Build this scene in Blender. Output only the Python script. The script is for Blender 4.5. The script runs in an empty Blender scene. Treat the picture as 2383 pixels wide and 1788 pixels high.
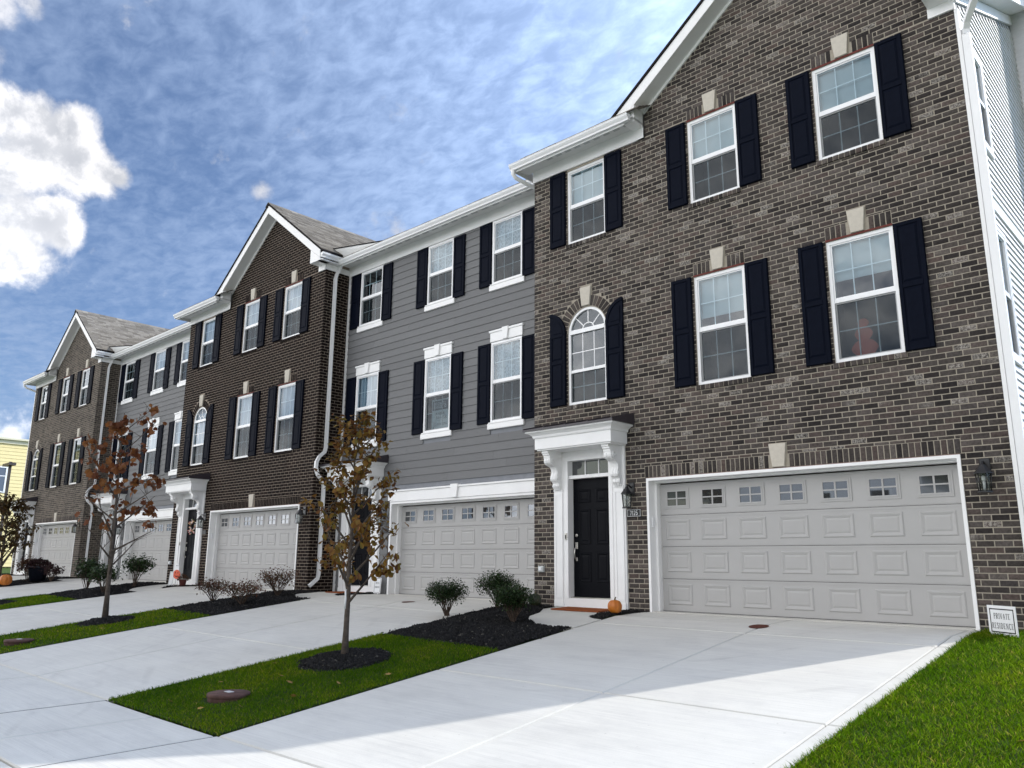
import bpy, math, random
import numpy as np
from mathutils import Vector, Matrix, Euler
random.seed(7); np.random.seed(7)
R = math.radians
S = bpy.context.scene
COL = S.collection

# ------------------------------------------------------------------ camera, sky, sun, exposure
CAM = Vector((7.390, -11.447, 0.783)); PITCH, ROLL, YAW = 0.21917, 0.00695, 0.75377
fw = Vector((-math.sin(YAW)*math.cos(PITCH), math.cos(YAW)*math.cos(PITCH), math.sin(PITCH)))
rt = Vector((math.cos(YAW), math.sin(YAW), 0)); up = rt.cross(fw)
rt, up = math.cos(ROLL)*rt + math.sin(ROLL)*up, -math.sin(ROLL)*rt + math.cos(ROLL)*up
cd = bpy.data.cameras.new('camera'); cam = bpy.data.objects.new('camera', cd); COL.objects.link(cam)
M = Matrix((rt, up, -fw)).transposed().to_4x4(); M.translation = CAM
cam.matrix_world = M
cd.sensor_fit = 'HORIZONTAL'; cd.sensor_width = 36; cd.lens = 1859.86/2383*36
cd.clip_start = 0.05; cd.clip_end = 3000
S.camera = cam

SUN_EL = R(34.5); SUN_AZ = math.atan2(0.54, 0.842)      # azimuth from +Y towards +X
sd = Vector((math.cos(SUN_EL)*math.sin(SUN_AZ), math.cos(SUN_EL)*math.cos(SUN_AZ), math.sin(SUN_EL)))
sl = bpy.data.lights.new('sun', 'SUN'); sun = bpy.data.objects.new('sun', sl); COL.objects.link(sun)
sl.energy = 2.0; sl.angle = R(0.8); sl.color = (1.0, 0.955, 0.88)
sun.rotation_euler = sd.to_track_quat('Z', 'Y').to_euler(); sun.location = (20, 30, 40)

W = bpy.data.worlds.new('World'); S.world = W; W.use_nodes = True
nt = W.node_tree; nt.nodes.clear()
def wn(t, **k):
    n = nt.nodes.new(t)
    for a, b in k.items(): setattr(n, a, b)
    return n
def wl(a, b): nt.links.new(a, b)
def wmath(op, a, b=None, clamp=False):
    n = wn('ShaderNodeMath', operation=op, use_clamp=clamp)
    for i, v in enumerate((a, b)):
        if v is None: continue
        if isinstance(v, (int, float)): n.inputs[i].default_value = v
        else: wl(v, n.inputs[i])
    return n.outputs[0]
def wmap(v, a, b, c=0.0, d=1.0, smooth=True):
    n = wn('ShaderNodeMapRange', interpolation_type='SMOOTHSTEP' if smooth else 'LINEAR')
    wl(v, n.inputs[0])
    for i, q in enumerate((a, b, c, d)): n.inputs[i+1].default_value = q
    return n.outputs[0]
def wnoise(vec, scale, detail=6, rough=0.55, lac=2.0, dist=0.0):
    n = wn('ShaderNodeTexNoise'); wl(vec, n.inputs['Vector'])
    n.inputs['Scale'].default_value = scale; n.inputs['Detail'].default_value = detail
    n.inputs['Roughness'].default_value = rough; n.inputs['Distortion'].default_value = dist
    return n.outputs['Fac']
sky = wn('ShaderNodeTexSky', sky_type='NISHITA'); sky.sun_disc = False
sky.sun_elevation = SUN_EL; sky.sun_rotation = SUN_AZ; sky.air_density = 1.0; sky.dust_density = 0.5; sky.ozone_density = 2.0
tc = wn('ShaderNodeTexCoord')
sep = wn('ShaderNodeSeparateXYZ'); wl(tc.outputs['Generated'], sep.inputs[0])
zz = wmath('ADD', wmath('MAXIMUM', sep.outputs[2], 0.0), 0.10)
comb = wn('ShaderNodeCombineXYZ')
wl(wmath('DIVIDE', sep.outputs[0], zz), comb.inputs[0]); wl(wmath('DIVIDE', sep.outputs[1], zz), comb.inputs[1])
P = comb.outputs[0]                                     # cloud-layer plane coordinates
mp = wn('ShaderNodeMapping'); wl(P, mp.inputs[0]); mp.inputs['Rotation'].default_value = (0, 0, R(35)); mp.inputs['Scale'].default_value = (1.0, 1.6, 1.0)
big = wnoise(P, 1.6, 4, 0.5)
fine = wnoise(mp.outputs[0], 13.5, 6, 0.6, dist=0.35)
fine2 = wnoise(P, 26.0, 3, 0.5, dist=0.2)
al = wmath('ADD', wmath('ADD', wmath('MULTIPLY', fine, 0.50), wmath('MULTIPLY', fine2, 0.14)), wmath('MULTIPLY', big, 0.34))
ALTO = wmath('ADD', wmap(al, 0.33, 0.68, 0.14, 0.54), wmap(sep.outputs[2], 0.42, 0.02, 0.0, 0.38))
# thin cloud brightens and thickens towards the sun
dot = wn('ShaderNodeVectorMath', operation='DOT_PRODUCT'); wl(tc.outputs['Generated'], dot.inputs[0]); dot.inputs[1].default_value = sd
glow = wmath('POWER', wmath('MAXIMUM', wmap(dot.outputs['Value'], -0.35, 1.0, 0.0, 1.0, False), 0.0), 2.5)
ALTO = wmath('ADD', ALTO, wmath('MULTIPLY', glow, 0.75), True)
# cumulus: the bank west of the houses; unseen street-side cloud added as fill light
def lobe(d, r):
    d = Vector(d).normalized()
    v = wn('ShaderNodeVectorMath', operation='DISTANCE'); wl(tc.outputs['Generated'], v.inputs[0]); v.inputs[1].default_value = d
    return wmap(v.outputs['Value'], 0.0, r, 1.0, 0.0, False)
def lobes(L):
    q = None
    for d, r in L:
        l = lobe(d, r); q = l if q is None else wmath('MAXIMUM', q, l)
    return q
G_ = tc.outputs['Generated']
off = wn('ShaderNodeVectorMath', operation='ADD'); wl(G_, off.inputs[0]); off.inputs[1].default_value = (sd.x*.02, sd.y*.02, sd.z*.02+.012)
def billow(v): return wmath('ADD', wmath('MULTIPLY', wmath('SUBTRACT', wnoise(v, 13.0, 10, 0.60, dist=0.30), 0.5), 1.0), wmath('MULTIPLY', wmath('SUBTRACT', wnoise(v, 42.0, 6, 0.62), 0.5), 0.40))
n2 = billow(G_)
BANK = [((-0.878, 0.184, 0.442), 0.037), ((-0.872, 0.206, 0.444), 0.036), ((-0.868, 0.232, 0.438), 0.039), ((-0.887, 0.208, 0.412), 0.057), ((-0.876, 0.249, 0.413), 0.040), ((-0.871, 0.273, 0.409), 0.032), ((-0.865, 0.290, 0.408), 0.018), ((-0.902, 0.194, 0.385), 0.041), ((-0.914, 0.210, 0.348), 0.047), ((-0.907, 0.237, 0.350), 0.040), ((-0.905, 0.256, 0.339), 0.022), ((-0.923, 0.221, 0.315), 0.040), ((-0.929, 0.209, 0.306), 0.034), ((-0.90, .13, .42), .06), ((-.93, .13, .33), .08), ((-.88, .08, .47), .07)]
lob = lobes([(d, r*1.15) for d, r in BANK])
CU = wmap(wmath('ADD', lob, wmath('MULTIPLY', n2, 1.25)), 0.14, 0.58)
lob2 = lobes([((-.801, .426, .420), .024), ((-.961, .248, .124), .020), ((-.965, .225, .120), .03), ((-0.839, 0.150, 0.525), 0.040), ((-0.824, 0.178, 0.538), 0.026), ((-.86, .15, .485), .035)])
CU2 = wmap(wmath('ADD', lob2, wmath('MULTIPLY', n2, 1.6)), 0.28, 0.95, 0.0, 0.70)
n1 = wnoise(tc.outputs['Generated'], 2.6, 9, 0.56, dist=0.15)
street_fill = wmath('MULTIPLY', wmap(n1, 0.38, 0.50), wmap(sep.outputs[1], 0.14, -0.10))
CU = wmath('MAXIMUM', wmath('MAXIMUM', CU, CU2), street_fill)
relief = wmath('SUBTRACT', n2, billow(off.outputs[0]))          # billows: the side away from the sun is greyer
cshade = wmath('ADD', wmap(relief, -0.14, 0.14, 0.78, 1.12), wmap(lob, 0.2, 1.0, 0.06, -0.10))
cloud_gain = wmath('POWER', wmap(dot.outputs['Value'], 1.0, -1.0, 0.0, 1.0, False), 3.0)      # grows away from the sun, steepened to brighten the unseen street-side cloud
SKYG = 0.040
skyc = wn('ShaderNodeVectorMath', operation='SCALE'); wl(sky.outputs[0], skyc.inputs[0]); skyc.inputs['Scale'].default_value = SKYG
tint = wn('ShaderNodeMix', data_type='RGBA', blend_type='MULTIPLY'); tint.inputs[0].default_value = 1.0
wl(skyc.outputs[0], tint.inputs[6]); tint.inputs[7].default_value = (0.66, 1.02, 1.45, 1)
acol = wn('ShaderNodeCombineXYZ')
ab = wmath('ADD', 0.245, wmath('MULTIPLY', glow, 0.9))
wl(wmath('MULTIPLY', ab, 0.83), acol.inputs[0]); wl(wmath('MULTIPLY', ab, 1.08), acol.inputs[1]); wl(wmath('MULTIPLY', ab, 1.56), acol.inputs[2])
m1 = wn('ShaderNodeMix', data_type='RGBA'); wl(ALTO, m1.inputs[0]); wl(tint.outputs[2], m1.inputs[6]); wl(acol.outputs[0], m1.inputs[7])
ccol = wn('ShaderNodeCombineXYZ'); cb = wmath('MULTIPLY', cshade, wmath('ADD', wmath('MULTIPLY', cloud_gain, 2.6), 0.20))
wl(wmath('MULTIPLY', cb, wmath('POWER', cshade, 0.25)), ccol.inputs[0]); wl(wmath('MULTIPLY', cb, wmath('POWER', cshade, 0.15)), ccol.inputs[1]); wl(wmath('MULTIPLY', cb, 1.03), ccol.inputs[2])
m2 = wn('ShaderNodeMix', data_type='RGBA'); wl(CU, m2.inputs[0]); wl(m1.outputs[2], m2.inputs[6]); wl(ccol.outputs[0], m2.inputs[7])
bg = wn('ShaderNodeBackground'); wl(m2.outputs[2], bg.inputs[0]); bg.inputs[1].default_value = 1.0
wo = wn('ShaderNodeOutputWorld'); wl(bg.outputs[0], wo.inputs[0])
S.view_settings.view_transform = 'Standard'; S.view_settings.look = 'None'
S.view_settings.exposure = 1.02; S.view_settings.gamma = 1.0; S.view_settings.use_curve_mapping = False
S.render.engine = 'CYCLES'
S.render.resolution_x, S.render.resolution_y = 1024, 768
S.cycles.max_bounces = 8; S.cycles.transparent_max_bounces = 16

# ------------------------------------------------------------------ materials
MATS = {}
class NT:
    def __init__(s, name, rough=0.6, spec=0.4):
        m = bpy.data.materials.new(name); m.use_nodes = True; s.m = m; s.t = m.node_tree
        s.b = s.t.nodes['Principled BSDF']; s.b.inputs['Roughness'].default_value = rough
        s.b.inputs['Specular IOR Level'].default_value = spec; MATS[name] = m
    def n(s, t, **k):
        q = s.t.nodes.new(t)
        for a, b in k.items(): setattr(q, a, b)
        return q
    def l(s, a, b): s.t.links.new(a, b)
    def obj(s): return s.n('ShaderNodeTexCoord').outputs['Object']
    def noise(s, scale, detail=4, rough=0.6, vec=None, stretch=None):
        q = s.n('ShaderNodeTexNoise'); q.inputs['Scale'].default_value = scale; q.inputs['Detail'].default_value = detail; q.inputs['Roughness'].default_value = rough
        v = vec or s.obj()
        if stretch:
            mpn = s.n('ShaderNodeMapping'); s.l(v, mpn.inputs[0]); mpn.inputs['Scale'].default_value = stretch; v = mpn.outputs[0]
        s.l(v, q.inputs['Vector']); return q.outputs['Fac']
    def ramp(s, fac, stops, interp='LINEAR'):
        q = s.n('ShaderNodeValToRGB'); s.l(fac, q.inputs[0]); cr = q.color_ramp; cr.interpolation = interp
        while len(cr.elements) < len(stops): cr.elements.new(0.5)
        for e, (p, c) in zip(cr.elements, stops): e.position = p; e.color = (c[0], c[1], c[2], 1)
        return q.outputs[0]
    def mix(s, a, b, fac, blend='MIX'):
        q = s.n('ShaderNodeMix', data_type='RGBA', blend_type=blend)
        for i, v in ((0, fac), (6, a), (7, b)):
            if isinstance(v, (int, float)): q.inputs[i].default_value = v
            elif isinstance(v, tuple): q.inputs[i].default_value = (*v, 1)
            else: s.l(v, q.inputs[i])
        return q.outputs[2]
    def rng(s, v, a, b, c, d):
        q = s.n('ShaderNodeMapRange'); s.l(v, q.inputs[0])
        for i, x in enumerate((a, b, c, d)): q.inputs[i+1].default_value = x
        return q.outputs[0]
    def rand(s):
        g = s.n('ShaderNodeNewGeometry').outputs['Random Per Island']; o = s.n('ShaderNodeObjectInfo').outputs['Random']
        a = s.n('ShaderNodeMath', operation='ADD'); s.l(g, a.inputs[0]); s.l(o, a.inputs[1])
        f = s.n('ShaderNodeMath', operation='FRACT'); s.l(a.outputs[0], f.inputs[0]); return f.outputs[0]
    def col(s, c):
        if isinstance(c, tuple): s.b.inputs['Base Color'].default_value = (*c, 1)
        else: s.l(c, s.b.inputs['Base Color'])
        return s
    def bump(s, h, strength=0.3, dist=0.01):
        q = s.n('ShaderNodeBump'); q.inputs['Strength'].default_value = strength; q.inputs['Distance'].default_value = dist
        s.l(h, q.inputs['Height']); s.l(q.outputs[0], s.b.inputs['Normal']); return s

def speckled(name, c, var=0.12, rough=0.6, scale=8, spec=0.4, bump=0.1, bs=60):
    k = NT(name, rough, spec)
    lo = tuple(x*(1-var) for x in c); hi = tuple(min(1, x*(1+var)) for x in c)
    k.col(k.ramp(k.noise(scale, 5), [(0.3, lo), (0.7, hi)]))
    if bump: k.bump(k.noise(bs, 3), bump, 0.004)
    return k.m
def brickmat(name, stops, wash, washfac=1.0):
    k = NT(name, 0.92, 0.2); r = k.rand(); base = k.ramp(r, stops); pos = k.n('ShaderNodeNewGeometry').outputs['Position']
    mott = k.noise(28, 6, 0.7, pos); base = k.mix(base, k.ramp(mott, [(0.3, (.55, .55, .55)), (0.7, (1.45, 1.42, 1.4))]), 1.0, 'MULTIPLY')
    base = k.mix(base, k.ramp(k.noise(.55, 3, 0.6, pos), [(0.3, (.80, .80, .82)), (0.7, (1.22, 1.20, 1.16))]), 1.0, 'MULTIPLY')
    base = k.mix(base, k.ramp(k.noise(1.6, 5, 0.7, pos, (3.0, 3.0, .35)), [(0.35, (.88, .88, .88)), (0.65, (1.08, 1.08, 1.08))]), 1.0, 'MULTIPLY')
    r2 = k.n('ShaderNodeMath', operation='MULTIPLY'); k.l(r, r2.inputs[0]); r2.inputs[1].default_value = 13.7
    r3 = k.n('ShaderNodeMath', operation='FRACT'); k.l(r2.outputs[0], r3.inputs[0])
    cl_ = k.n('ShaderNodeMath', operation='MULTIPLY_ADD'); k.l(k.noise(1.1, 3, 0.6, pos), cl_.inputs[0]); cl_.inputs[1].default_value = .34; k.l(r3.outputs[0], cl_.inputs[2])
    sel = k.rng(cl_.outputs[0], 1.09, 1.13, 0.0, washfac); w = k.rng(k.noise(34, 5, 0.75, pos), 0.42, 0.62, 0.0, .85)
    m_ = k.n('ShaderNodeMath', operation='MULTIPLY'); k.l(sel, m_.inputs[0]); k.l(w, m_.inputs[1])
    k.col(k.mix(base, wash, m_.outputs[0])); k.bump(k.noise(70, 5, 0.7, pos), 0.5, 0.006)
brickmat('brick_grey', [(0.0, (0.0277, 0.0246, 0.0246)), (0.20, (0.0431, 0.0376, 0.0357)), (0.45, (0.0665, 0.0585, 0.0542)), (0.62, (0.0788, 0.0690, 0.0641)), (0.78, (0.0862, 0.0665, 0.0604)), (0.92, (0.1109, 0.0986, 0.0912)), (1.0, (0.0524, 0.0468, 0.0462))], (.42, .39, .35))
brickmat('brick_dark', [(0.0, (.0065, .0036, .0030)), (0.5, (.0100, .0054, .0042)), (0.85, (.0145, .0076, .0060)), (1.0, (.0080, .0046, .0040))], (.05, .036, .03), 0.4)
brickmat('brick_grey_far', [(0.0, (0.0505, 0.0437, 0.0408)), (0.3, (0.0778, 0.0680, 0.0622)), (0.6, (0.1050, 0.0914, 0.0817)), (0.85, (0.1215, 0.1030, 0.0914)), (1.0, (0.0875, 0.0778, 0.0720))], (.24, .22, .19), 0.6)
speckled('mortar_brown', (.29, .240, .195), 0.12, 0.95, 14, 0.1, 0.5, 120)
speckled('mortar', (.34, .305, .25), 0.12, 0.95, 14, 0.1, 0.5, 120)
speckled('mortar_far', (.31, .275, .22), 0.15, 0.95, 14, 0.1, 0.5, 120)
speckled('white_trim', (.86, .86, .855), 0.03, 0.45, 3, 0.4, 0.05, 40)
speckled('white_vinyl', (.86, .865, .87), 0.02, 0.35, 3, 0.5, 0)
speckled('soffit_white', (.74, .74, .73), 0.03, 0.6, 3, 0.3, 0)
speckled('vent_grey', (.50, .51, .51), 0.05, 0.7, 30, 0.3, 0)
speckled('limestone', (.54, .50, .43), 0.07, 0.85, 18, 0.2, 0.25, 90)
k = NT('side_siding', 0.5, 0.3); k.col(k.ramp(k.noise(3, 3, stretch=(1, .2, 6)), [(.3, (.68, .68, .69)), (.7, (.76, .76, .77))]))
k = NT('siding_grey', 0.7, 0.3)
g = k.noise(9, 6, 0.65, stretch=(.5, 1, 14)); base = k.ramp(k.rand(), [(0, (.158, .160, .163)), (1, (.178, .180, .183))])
k.col(k.mix(base, k.ramp(g, [(.3, (.90, .90, .90)), (.7, (1.08, 1.08, 1.08))]), 1.0, 'MULTIPLY')); k.bump(g, 0.25, 0.004)
k = NT('shutter_navy', 0.6, 0.05); k.col(k.ramp(k.noise(14, 4), [(.3, (.0020, .0036, .0095)), (.7, (.0034, .0054, .0130))])); k.bump(k.noise(25, 5, stretch=(1, 1, .1)), .12, .003)
k = NT('door_black', 0.45, 0.08); k.col(k.ramp(k.noise(9, 4), [(.3, (.0030, .0034, .0055)), (.7, (.0045, .005, .0075))])); k.bump(k.noise(40, 4, stretch=(1, 1, .06)), .10, .002)
speckled('garage_grey', (.405, .40, .392), 0.03, 0.5, 2.5, 0.35, 0.04, 120)
speckled('metal_roof', (.040, .034, .042), 0.15, 0.35, 6, 0.5, 0)
speckled('black_metal', (.012, .012, .014), 0.2, 0.35, 20, 0.5, 0)
k = NT('nickel', 0.28, 0.5); k.b.inputs['Metallic'].default_value = 1.0; k.col((.62, .60, .56))
speckled('lintel_red', (.13, .028, .022), 0.2, 0.7, 12, 0.3, 0.1)
speckled('plastic_black', (.02, .02, .022), 0.1, 0.4)
speckled('plastic_white', (.78, .79, .80), 0.03, 0.4, 5, 0.4, 0)
speckled('sign_white', (.80, .81, .82), 0.02, 0.5, 5, 0.3, 0)
speckled('ink_black', (.015, .015, .018), 0.1, 0.7, 5, 0.2, 0)
speckled('ink_grey', (.22, .23, .25), 0.1, 0.7, 5, 0.2, 0)
speckled('sheet_grey', (.80, .84, .84), 0.03, 0.7, 5, 0.2, 0)
speckled('ink_navy', (.05, .075, .10), 0.05, 0.7, 5, 0.2, 0)
speckled('roof_edge', (.020, .018, .019), 0.2, 0.9, 20, 0.1, 0.2)
k = NT('shingle', 0.95, 0.15)
base = k.ramp(k.rand(), [(0, (0.1403, 0.1274, 0.1108)), (.3, (0.1830, 0.1664, 0.1420)), (.6, (0.2257, 0.2054, 0.1775)), (.85, (0.2745, 0.2535, 0.2201)), (1, (0.1586, 0.1430, 0.1278))])
k.col(k.mix(base, k.ramp(k.noise(120, 4, .8), [(.3, (.7, .7, .7)), (.7, (1.3, 1.3, 1.3))]), 1.0, 'MULTIPLY')); k.bump(k.noise(150, 3), .5, .004)
speckled('roof_sheet_white', (.80, .80, .79), 0.03, 0.5, 4, 0.3, 0)
k = NT('glass', 0.03, 0.5)
k.t.nodes.remove(k.b); out = k.t.nodes['Material Output']
gl = k.n('ShaderNodeBsdfGlossy'); gl.inputs['Roughness'].default_value = 0.015; gl.inputs['Color'].default_value = (.92, .97, 1, 1)
tr = k.n('ShaderNodeBsdfTransparent'); tr.inputs['Color'].default_value = (.70, .82, .87, 1)
fr = k.n('ShaderNodeFresnel'); fr.inputs['IOR'].default_value = 1.65
ad = k.n('ShaderNodeMath', operation='MULTIPLY_ADD'); k.l(fr.outputs[0], ad.inputs[0]); ad.inputs[1].default_value = 0.95; ad.inputs[2].default_value = 0.02; ad.use_clamp = True
wv = k.n('ShaderNodeBump'); wv.inputs['Strength'].default_value = 0.02; wv.inputs['Distance'].default_value = 0.05; k.l(k.noise(1.6, 2), wv.inputs['Height']); k.l(wv.outputs[0], gl.inputs['Normal'])
ms = k.n('ShaderNodeMixShader'); k.l(ad.outputs[0], ms.inputs[0]); k.l(tr.outputs[0], ms.inputs[1]); k.l(gl.outputs[0], ms.inputs[2]); k.l(ms.outputs[0], out.inputs[0])
k = NT('lamp_pane', 0.03, 0.5); k.t.nodes.remove(k.b); out = k.t.nodes['Material Output']
gl = k.n('ShaderNodeBsdfGlossy'); gl.inputs['Roughness'].default_value = 0.08; tr = k.n('ShaderNodeBsdfTransparent'); tr.inputs['Color'].default_value = (.82, .84, .83, 1)
ms = k.n('ShaderNodeMixShader'); ms.inputs[0].default_value = 0.07; k.l(tr.outputs[0], ms.inputs[1]); k.l(gl.outputs[0], ms.inputs[2]); k.l(ms.outputs[0], out.inputs[0])
k = NT('insect_screen', 0.8, 0.1); k.t.nodes.remove(k.b); out = k.t.nodes['Material Output']
df = k.n('ShaderNodeBsdfDiffuse'); df.inputs['Color'].default_value = (.024, .031, .036, 1); tr = k.n('ShaderNodeBsdfTransparent')
ms = k.n('ShaderNodeMixShader'); ms.inputs[0].default_value = 0.40; k.l(tr.outputs[0], ms.inputs[1]); k.l(df.outputs[0], ms.inputs[2]); k.l(ms.outputs[0], out.inputs[0])
speckled('roller_blind', (.52, .56, .57), 0.02, 0.8, 3, 0.1, 0)
k = NT('curtain', 0.9, 0.1); k.col(k.ramp(k.noise(16, 3, stretch=(2.5, 1, .12)), [(.3, (.30, .35, .42)), (.7, (.55, .60, .67))]))
k = NT('lace_curtain', 0.9, 0.1); q = k.n('ShaderNodeTexVoronoi', feature='DISTANCE_TO_EDGE'); q.inputs['Scale'].default_value = 13; mpn = k.n('ShaderNodeMapping'); mpn.inputs['Scale'].default_value = (1.6, 1, .8); mpn.inputs['Rotation'].default_value = (0, .6, 0); k.l(k.obj(), mpn.inputs[0]); k.l(mpn.outputs[0], q.inputs['Vector'])
k.col(k.ramp(q.outputs['Distance'], [(.0, (.50, .55, .59)), (.10, (.47, .52, .56)), (.16, (.28, .33, .37)), (1, (.34, .39, .42))]))
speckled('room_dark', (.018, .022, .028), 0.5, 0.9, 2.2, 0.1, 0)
def concrete(name, broom):
    k = NT(name, 0.88, 0.25)
    big = k.noise(0.55, 5, .6); st = k.noise(2.2, 6, .7, stretch=(.5, 1, 1)); fn = k.noise(160, 3, .7)
    c = k.ramp(big, [(.3, (.570, .558, .520)), (.7, (.630, .618, .578))])
    c = k.mix(c, k.ramp(st, [(.25, (.88, .88, .89)), (.5, (1, 1, 1)), (.75, (1.04, 1.04, 1.03))]), 1.0, 'MULTIPLY')
    c = k.mix(c, k.ramp(fn, [(.3, (.93, .93, .93)), (.7, (1.05, 1.05, 1.05))]), 1.0, 'MULTIPLY')
    if broom:
        br = k.noise(30, 4, .6, stretch=(.045, 6, 1)); br2 = k.noise(7, 5, .7, stretch=(.06, 2.2, 1))
        c = k.mix(c, k.ramp(br, [(.32, (.90, .90, .90)), (.6, (1.03, 1.03, 1.03))]), 1.0, 'MULTIPLY')
        c = k.mix(c, k.ramp(br2, [(.25, (.93, .93, .94)), (.55, (1.02, 1.02, 1.02))]), 1.0, 'MULTIPLY')
        wv_ = k.n('ShaderNodeTexWave', wave_type='RINGS', rings_direction='Z'); wv_.inputs['Scale'].default_value = .55; wv_.inputs['Distortion'].default_value = 5.0; wv_.inputs['Detail'].default_value = 2.0; wv_.inputs['Detail Scale'].default_value = .6; k.l(k.obj(), wv_.inputs['Vector'])
        scuff = k.n('ShaderNodeMath', operation='MULTIPLY'); k.l(k.rng(wv_.outputs['Fac'], .90, 1.0, 0, 1), scuff.inputs[0]); k.l(k.rng(k.noise(.9, 4, .6), .50, .66, 0, .16), scuff.inputs[1])
        c = k.mix(c, (.25, .24, .23), scuff.outputs[0])
        blot = k.rng(k.noise(1.3, 7, .75), .56, .74, 0, .16); c = k.mix(c, (.36, .355, .345), blot)
        sp = k.noise(26, 2, .5); c = k.mix(c, (.32, .31, .29), k.rng(sp, .735, .76, 0, .55))
        k.bump(br, .35, .004)
    else:
        c = k.mix(c, (.97, .97, .965), 1.0, 'MULTIPLY'); k.bump(fn, .15, .002)
    k.col(c)
concrete('concrete_broom', True); concrete('concrete_smooth', False)
speckled('joint_dark', (.05, .048, .045), 0.3, 0.95, 20, 0.1, 0.2)
speckled('expansion_strip', (.02, .018, .016), 0.3, 0.95, 20, 0.1, 0.2)
speckled('asphalt', (.055, .055, .058), 0.25, 0.9, 60, 0.3, 0.5, 200)
k = NT('ground_soil', 0.95, 0.1); k.col(k.ramp(k.noise(.8, 6, .7), [(.25, (.030, .055, .014)), (.5, (.045, .085, .018)), (.75, (.075, .095, .035))]))
k = NT('lawn_base', 0.95, 0.1); k.col(k.ramp(k.noise(7, 6, .7), [(.25, (.016, .030, .008)), (.5, (.028, .050, .012)), (.75, (.055, .062, .025))])); k.bump(k.noise(60, 4), .6, .02)
def leafmat(name, stops, trans=0.3, rough=0.6, patch=None):
    k = NT(name, rough, 0.25 if 'grass' not in name else 0.08); c = k.ramp(k.rand(), stops)
    if patch: c = k.mix(c, k.ramp(k.noise(patch, 4, .6), [(.28, (.50, .66, .5)), (.5, (.95, .98, .95)), (.74, (1.65, 1.25, 1.2))]), 1.0, 'MULTIPLY')
    k.col(c); tb = k.n('ShaderNodeBsdfTranslucent'); k.l(c, tb.inputs['Color'])
    ms = k.n('ShaderNodeMixShader'); ms.inputs[0].default_value = trans; k.l(k.b.outputs[0], ms.inputs[1]); k.l(tb.outputs[0], ms.inputs[2])
    k.l(ms.outputs[0], k.t.nodes['Material Output'].inputs[0])
leafmat('grass_blade', [(0, (.050, .105, .002)), (.35, (.085, .178, .003)), (.7, (.125, .240, .005)), (.90, (.175, .265, .014)), (1, (.34, .30, .07))], 0.75, .5, .9)
leafmat('leaf_autumn', [(0, (.085, .032, .012)), (.2, (.150, .062, .018)), (.45, (.205, .105, .020)), (.65, (.235, .140, .026)), (.82, (.150, .120, .028)), (1, (.27, .115, .022))], 0.35)
leafmat('leaf_rust', [(0, (.095, .030, .013)), (.3, (.165, .054, .020)), (.6, (.215, .080, .026)), (.85, (.27, .115, .034)), (1, (.13, .048, .022))], 0.35)
leafmat('leaf_mixed', [(0, (.05, .025, .012)), (.4, (.10, .055, .018)), (.7, (.13, .085, .03)), (1, (.07, .06, .02))], 0.3)
leafmat('leaf_green', [(0, (.012, .025, .009)), (.4, (.022, .046, .015)), (.75, (.036, .070, .022)), (1, (.065, .100, .034))], 0.2, .45)
leafmat('leaf_russet', [(0, (.070, .026, .018)), (.35, (.115, .048, .030)), (.65, (.140, .075, .045)), (1, (.085, .075, .032))], 0.2)
leafmat('leaf_plum', [(0, (.030, .012, .014)), (.5, (.055, .020, .024)), (1, (.040, .028, .018))], 0.2)
leafmat('leaf_fallen', [(0, (.40, .25, .06)), (.5, (.30, .16, .05)), (1, (.45, .32, .12))], 0.2)
leafmat('tree_green', [(0, (.02, .045, .012)), (.5, (.04, .08, .02)), (1, (.07, .11, .03))], 0.25)
speckled('bark', (.100, .082, .068), 0.35, 0.95, 22, 0.1, 0.6, 60)
speckled('twig', (.085, .062, .048), 0.3, 0.9, 20, 0.1, 0.2)
speckled('mulch_base', (.013, .0125, .0125), 0.4, 0.95, 30, 0.1, 0.8, 40)
k = NT('mulch_chip', 0.9, 0.2); k.col(k.ramp(k.rand(), [(0, (.008, .008, .008)), (.6, (.016, .0155, .016)), (.93, (.028, .027, .027)), (.985, (.05, .047, .044)), (1, (.13, .12, .10))]))
k = NT('pumpkin_skin', 0.4, 0.45); k.col(k.ramp(k.noise(9, 4), [(.3, (.42, .115, .012)), (.7, (.56, .185, .020))]))
k = NT('gourd_skin', 0.45, 0.4); k.col(k.ramp(k.noise(8, 3), [(.35, (.012, .018, .010)), (.62, (.03, .035, .015)), (.8, (.22, .15, .02))]))
speckled('stem_green', (.10, .085, .04), 0.3, 0.9)
speckled('coir_mat', (.24, .075, .030), 0.25, 0.98, 60, 0.05, 0.6, 150)
speckled('cast_iron', (.085, .045, .038), 0.35, 0.8, 14, 0.3, 0.4, 60)
speckled('drain_rust', (.095, .030, .020), 0.3, 0.85, 25, 0.2, 0.4, 60)
speckled('steel_plate', (.55, .56, .56), 0.1, 0.4)
speckled('pot_navy', (.010, .012, .020), 0.2, 0.35)
speckled('pot_red', (.10, .025, .022), 0.2, 0.5)
speckled('yellow_siding', (.80, .68, .36), 0.03, 0.7, 3, 0.2, 0)
speckled('cream_trim', (.72, .68, .52), 0.03, 0.6, 3, 0.2, 0)
speckled('pole_brown', (.055, .045, .042), 0.2, 0.5)
speckled('decor_pumpkin', (.70, .135, .075), 0.1, 0.7)
speckled('flower_pink', (.60, .28, .26), 0.3, 0.8, 30)
speckled('flower_white', (.70, .66, .62), 0.1, 0.8, 30)
speckled('flower_peach', (.60, .38, .22), 0.2, 0.8, 30)
speckled('ribbon_white', (.80, .80, .78), 0.03, 0.6)
speckled('clear_box', (.55, .58, .58), 0.15, 0.2)
speckled('lamp_glass_body', (.60, .62, .62), 0.1, 0.15, 20)
speckled('band_tan', (.52, .40, .16), 0.2, 0.7)

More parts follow.
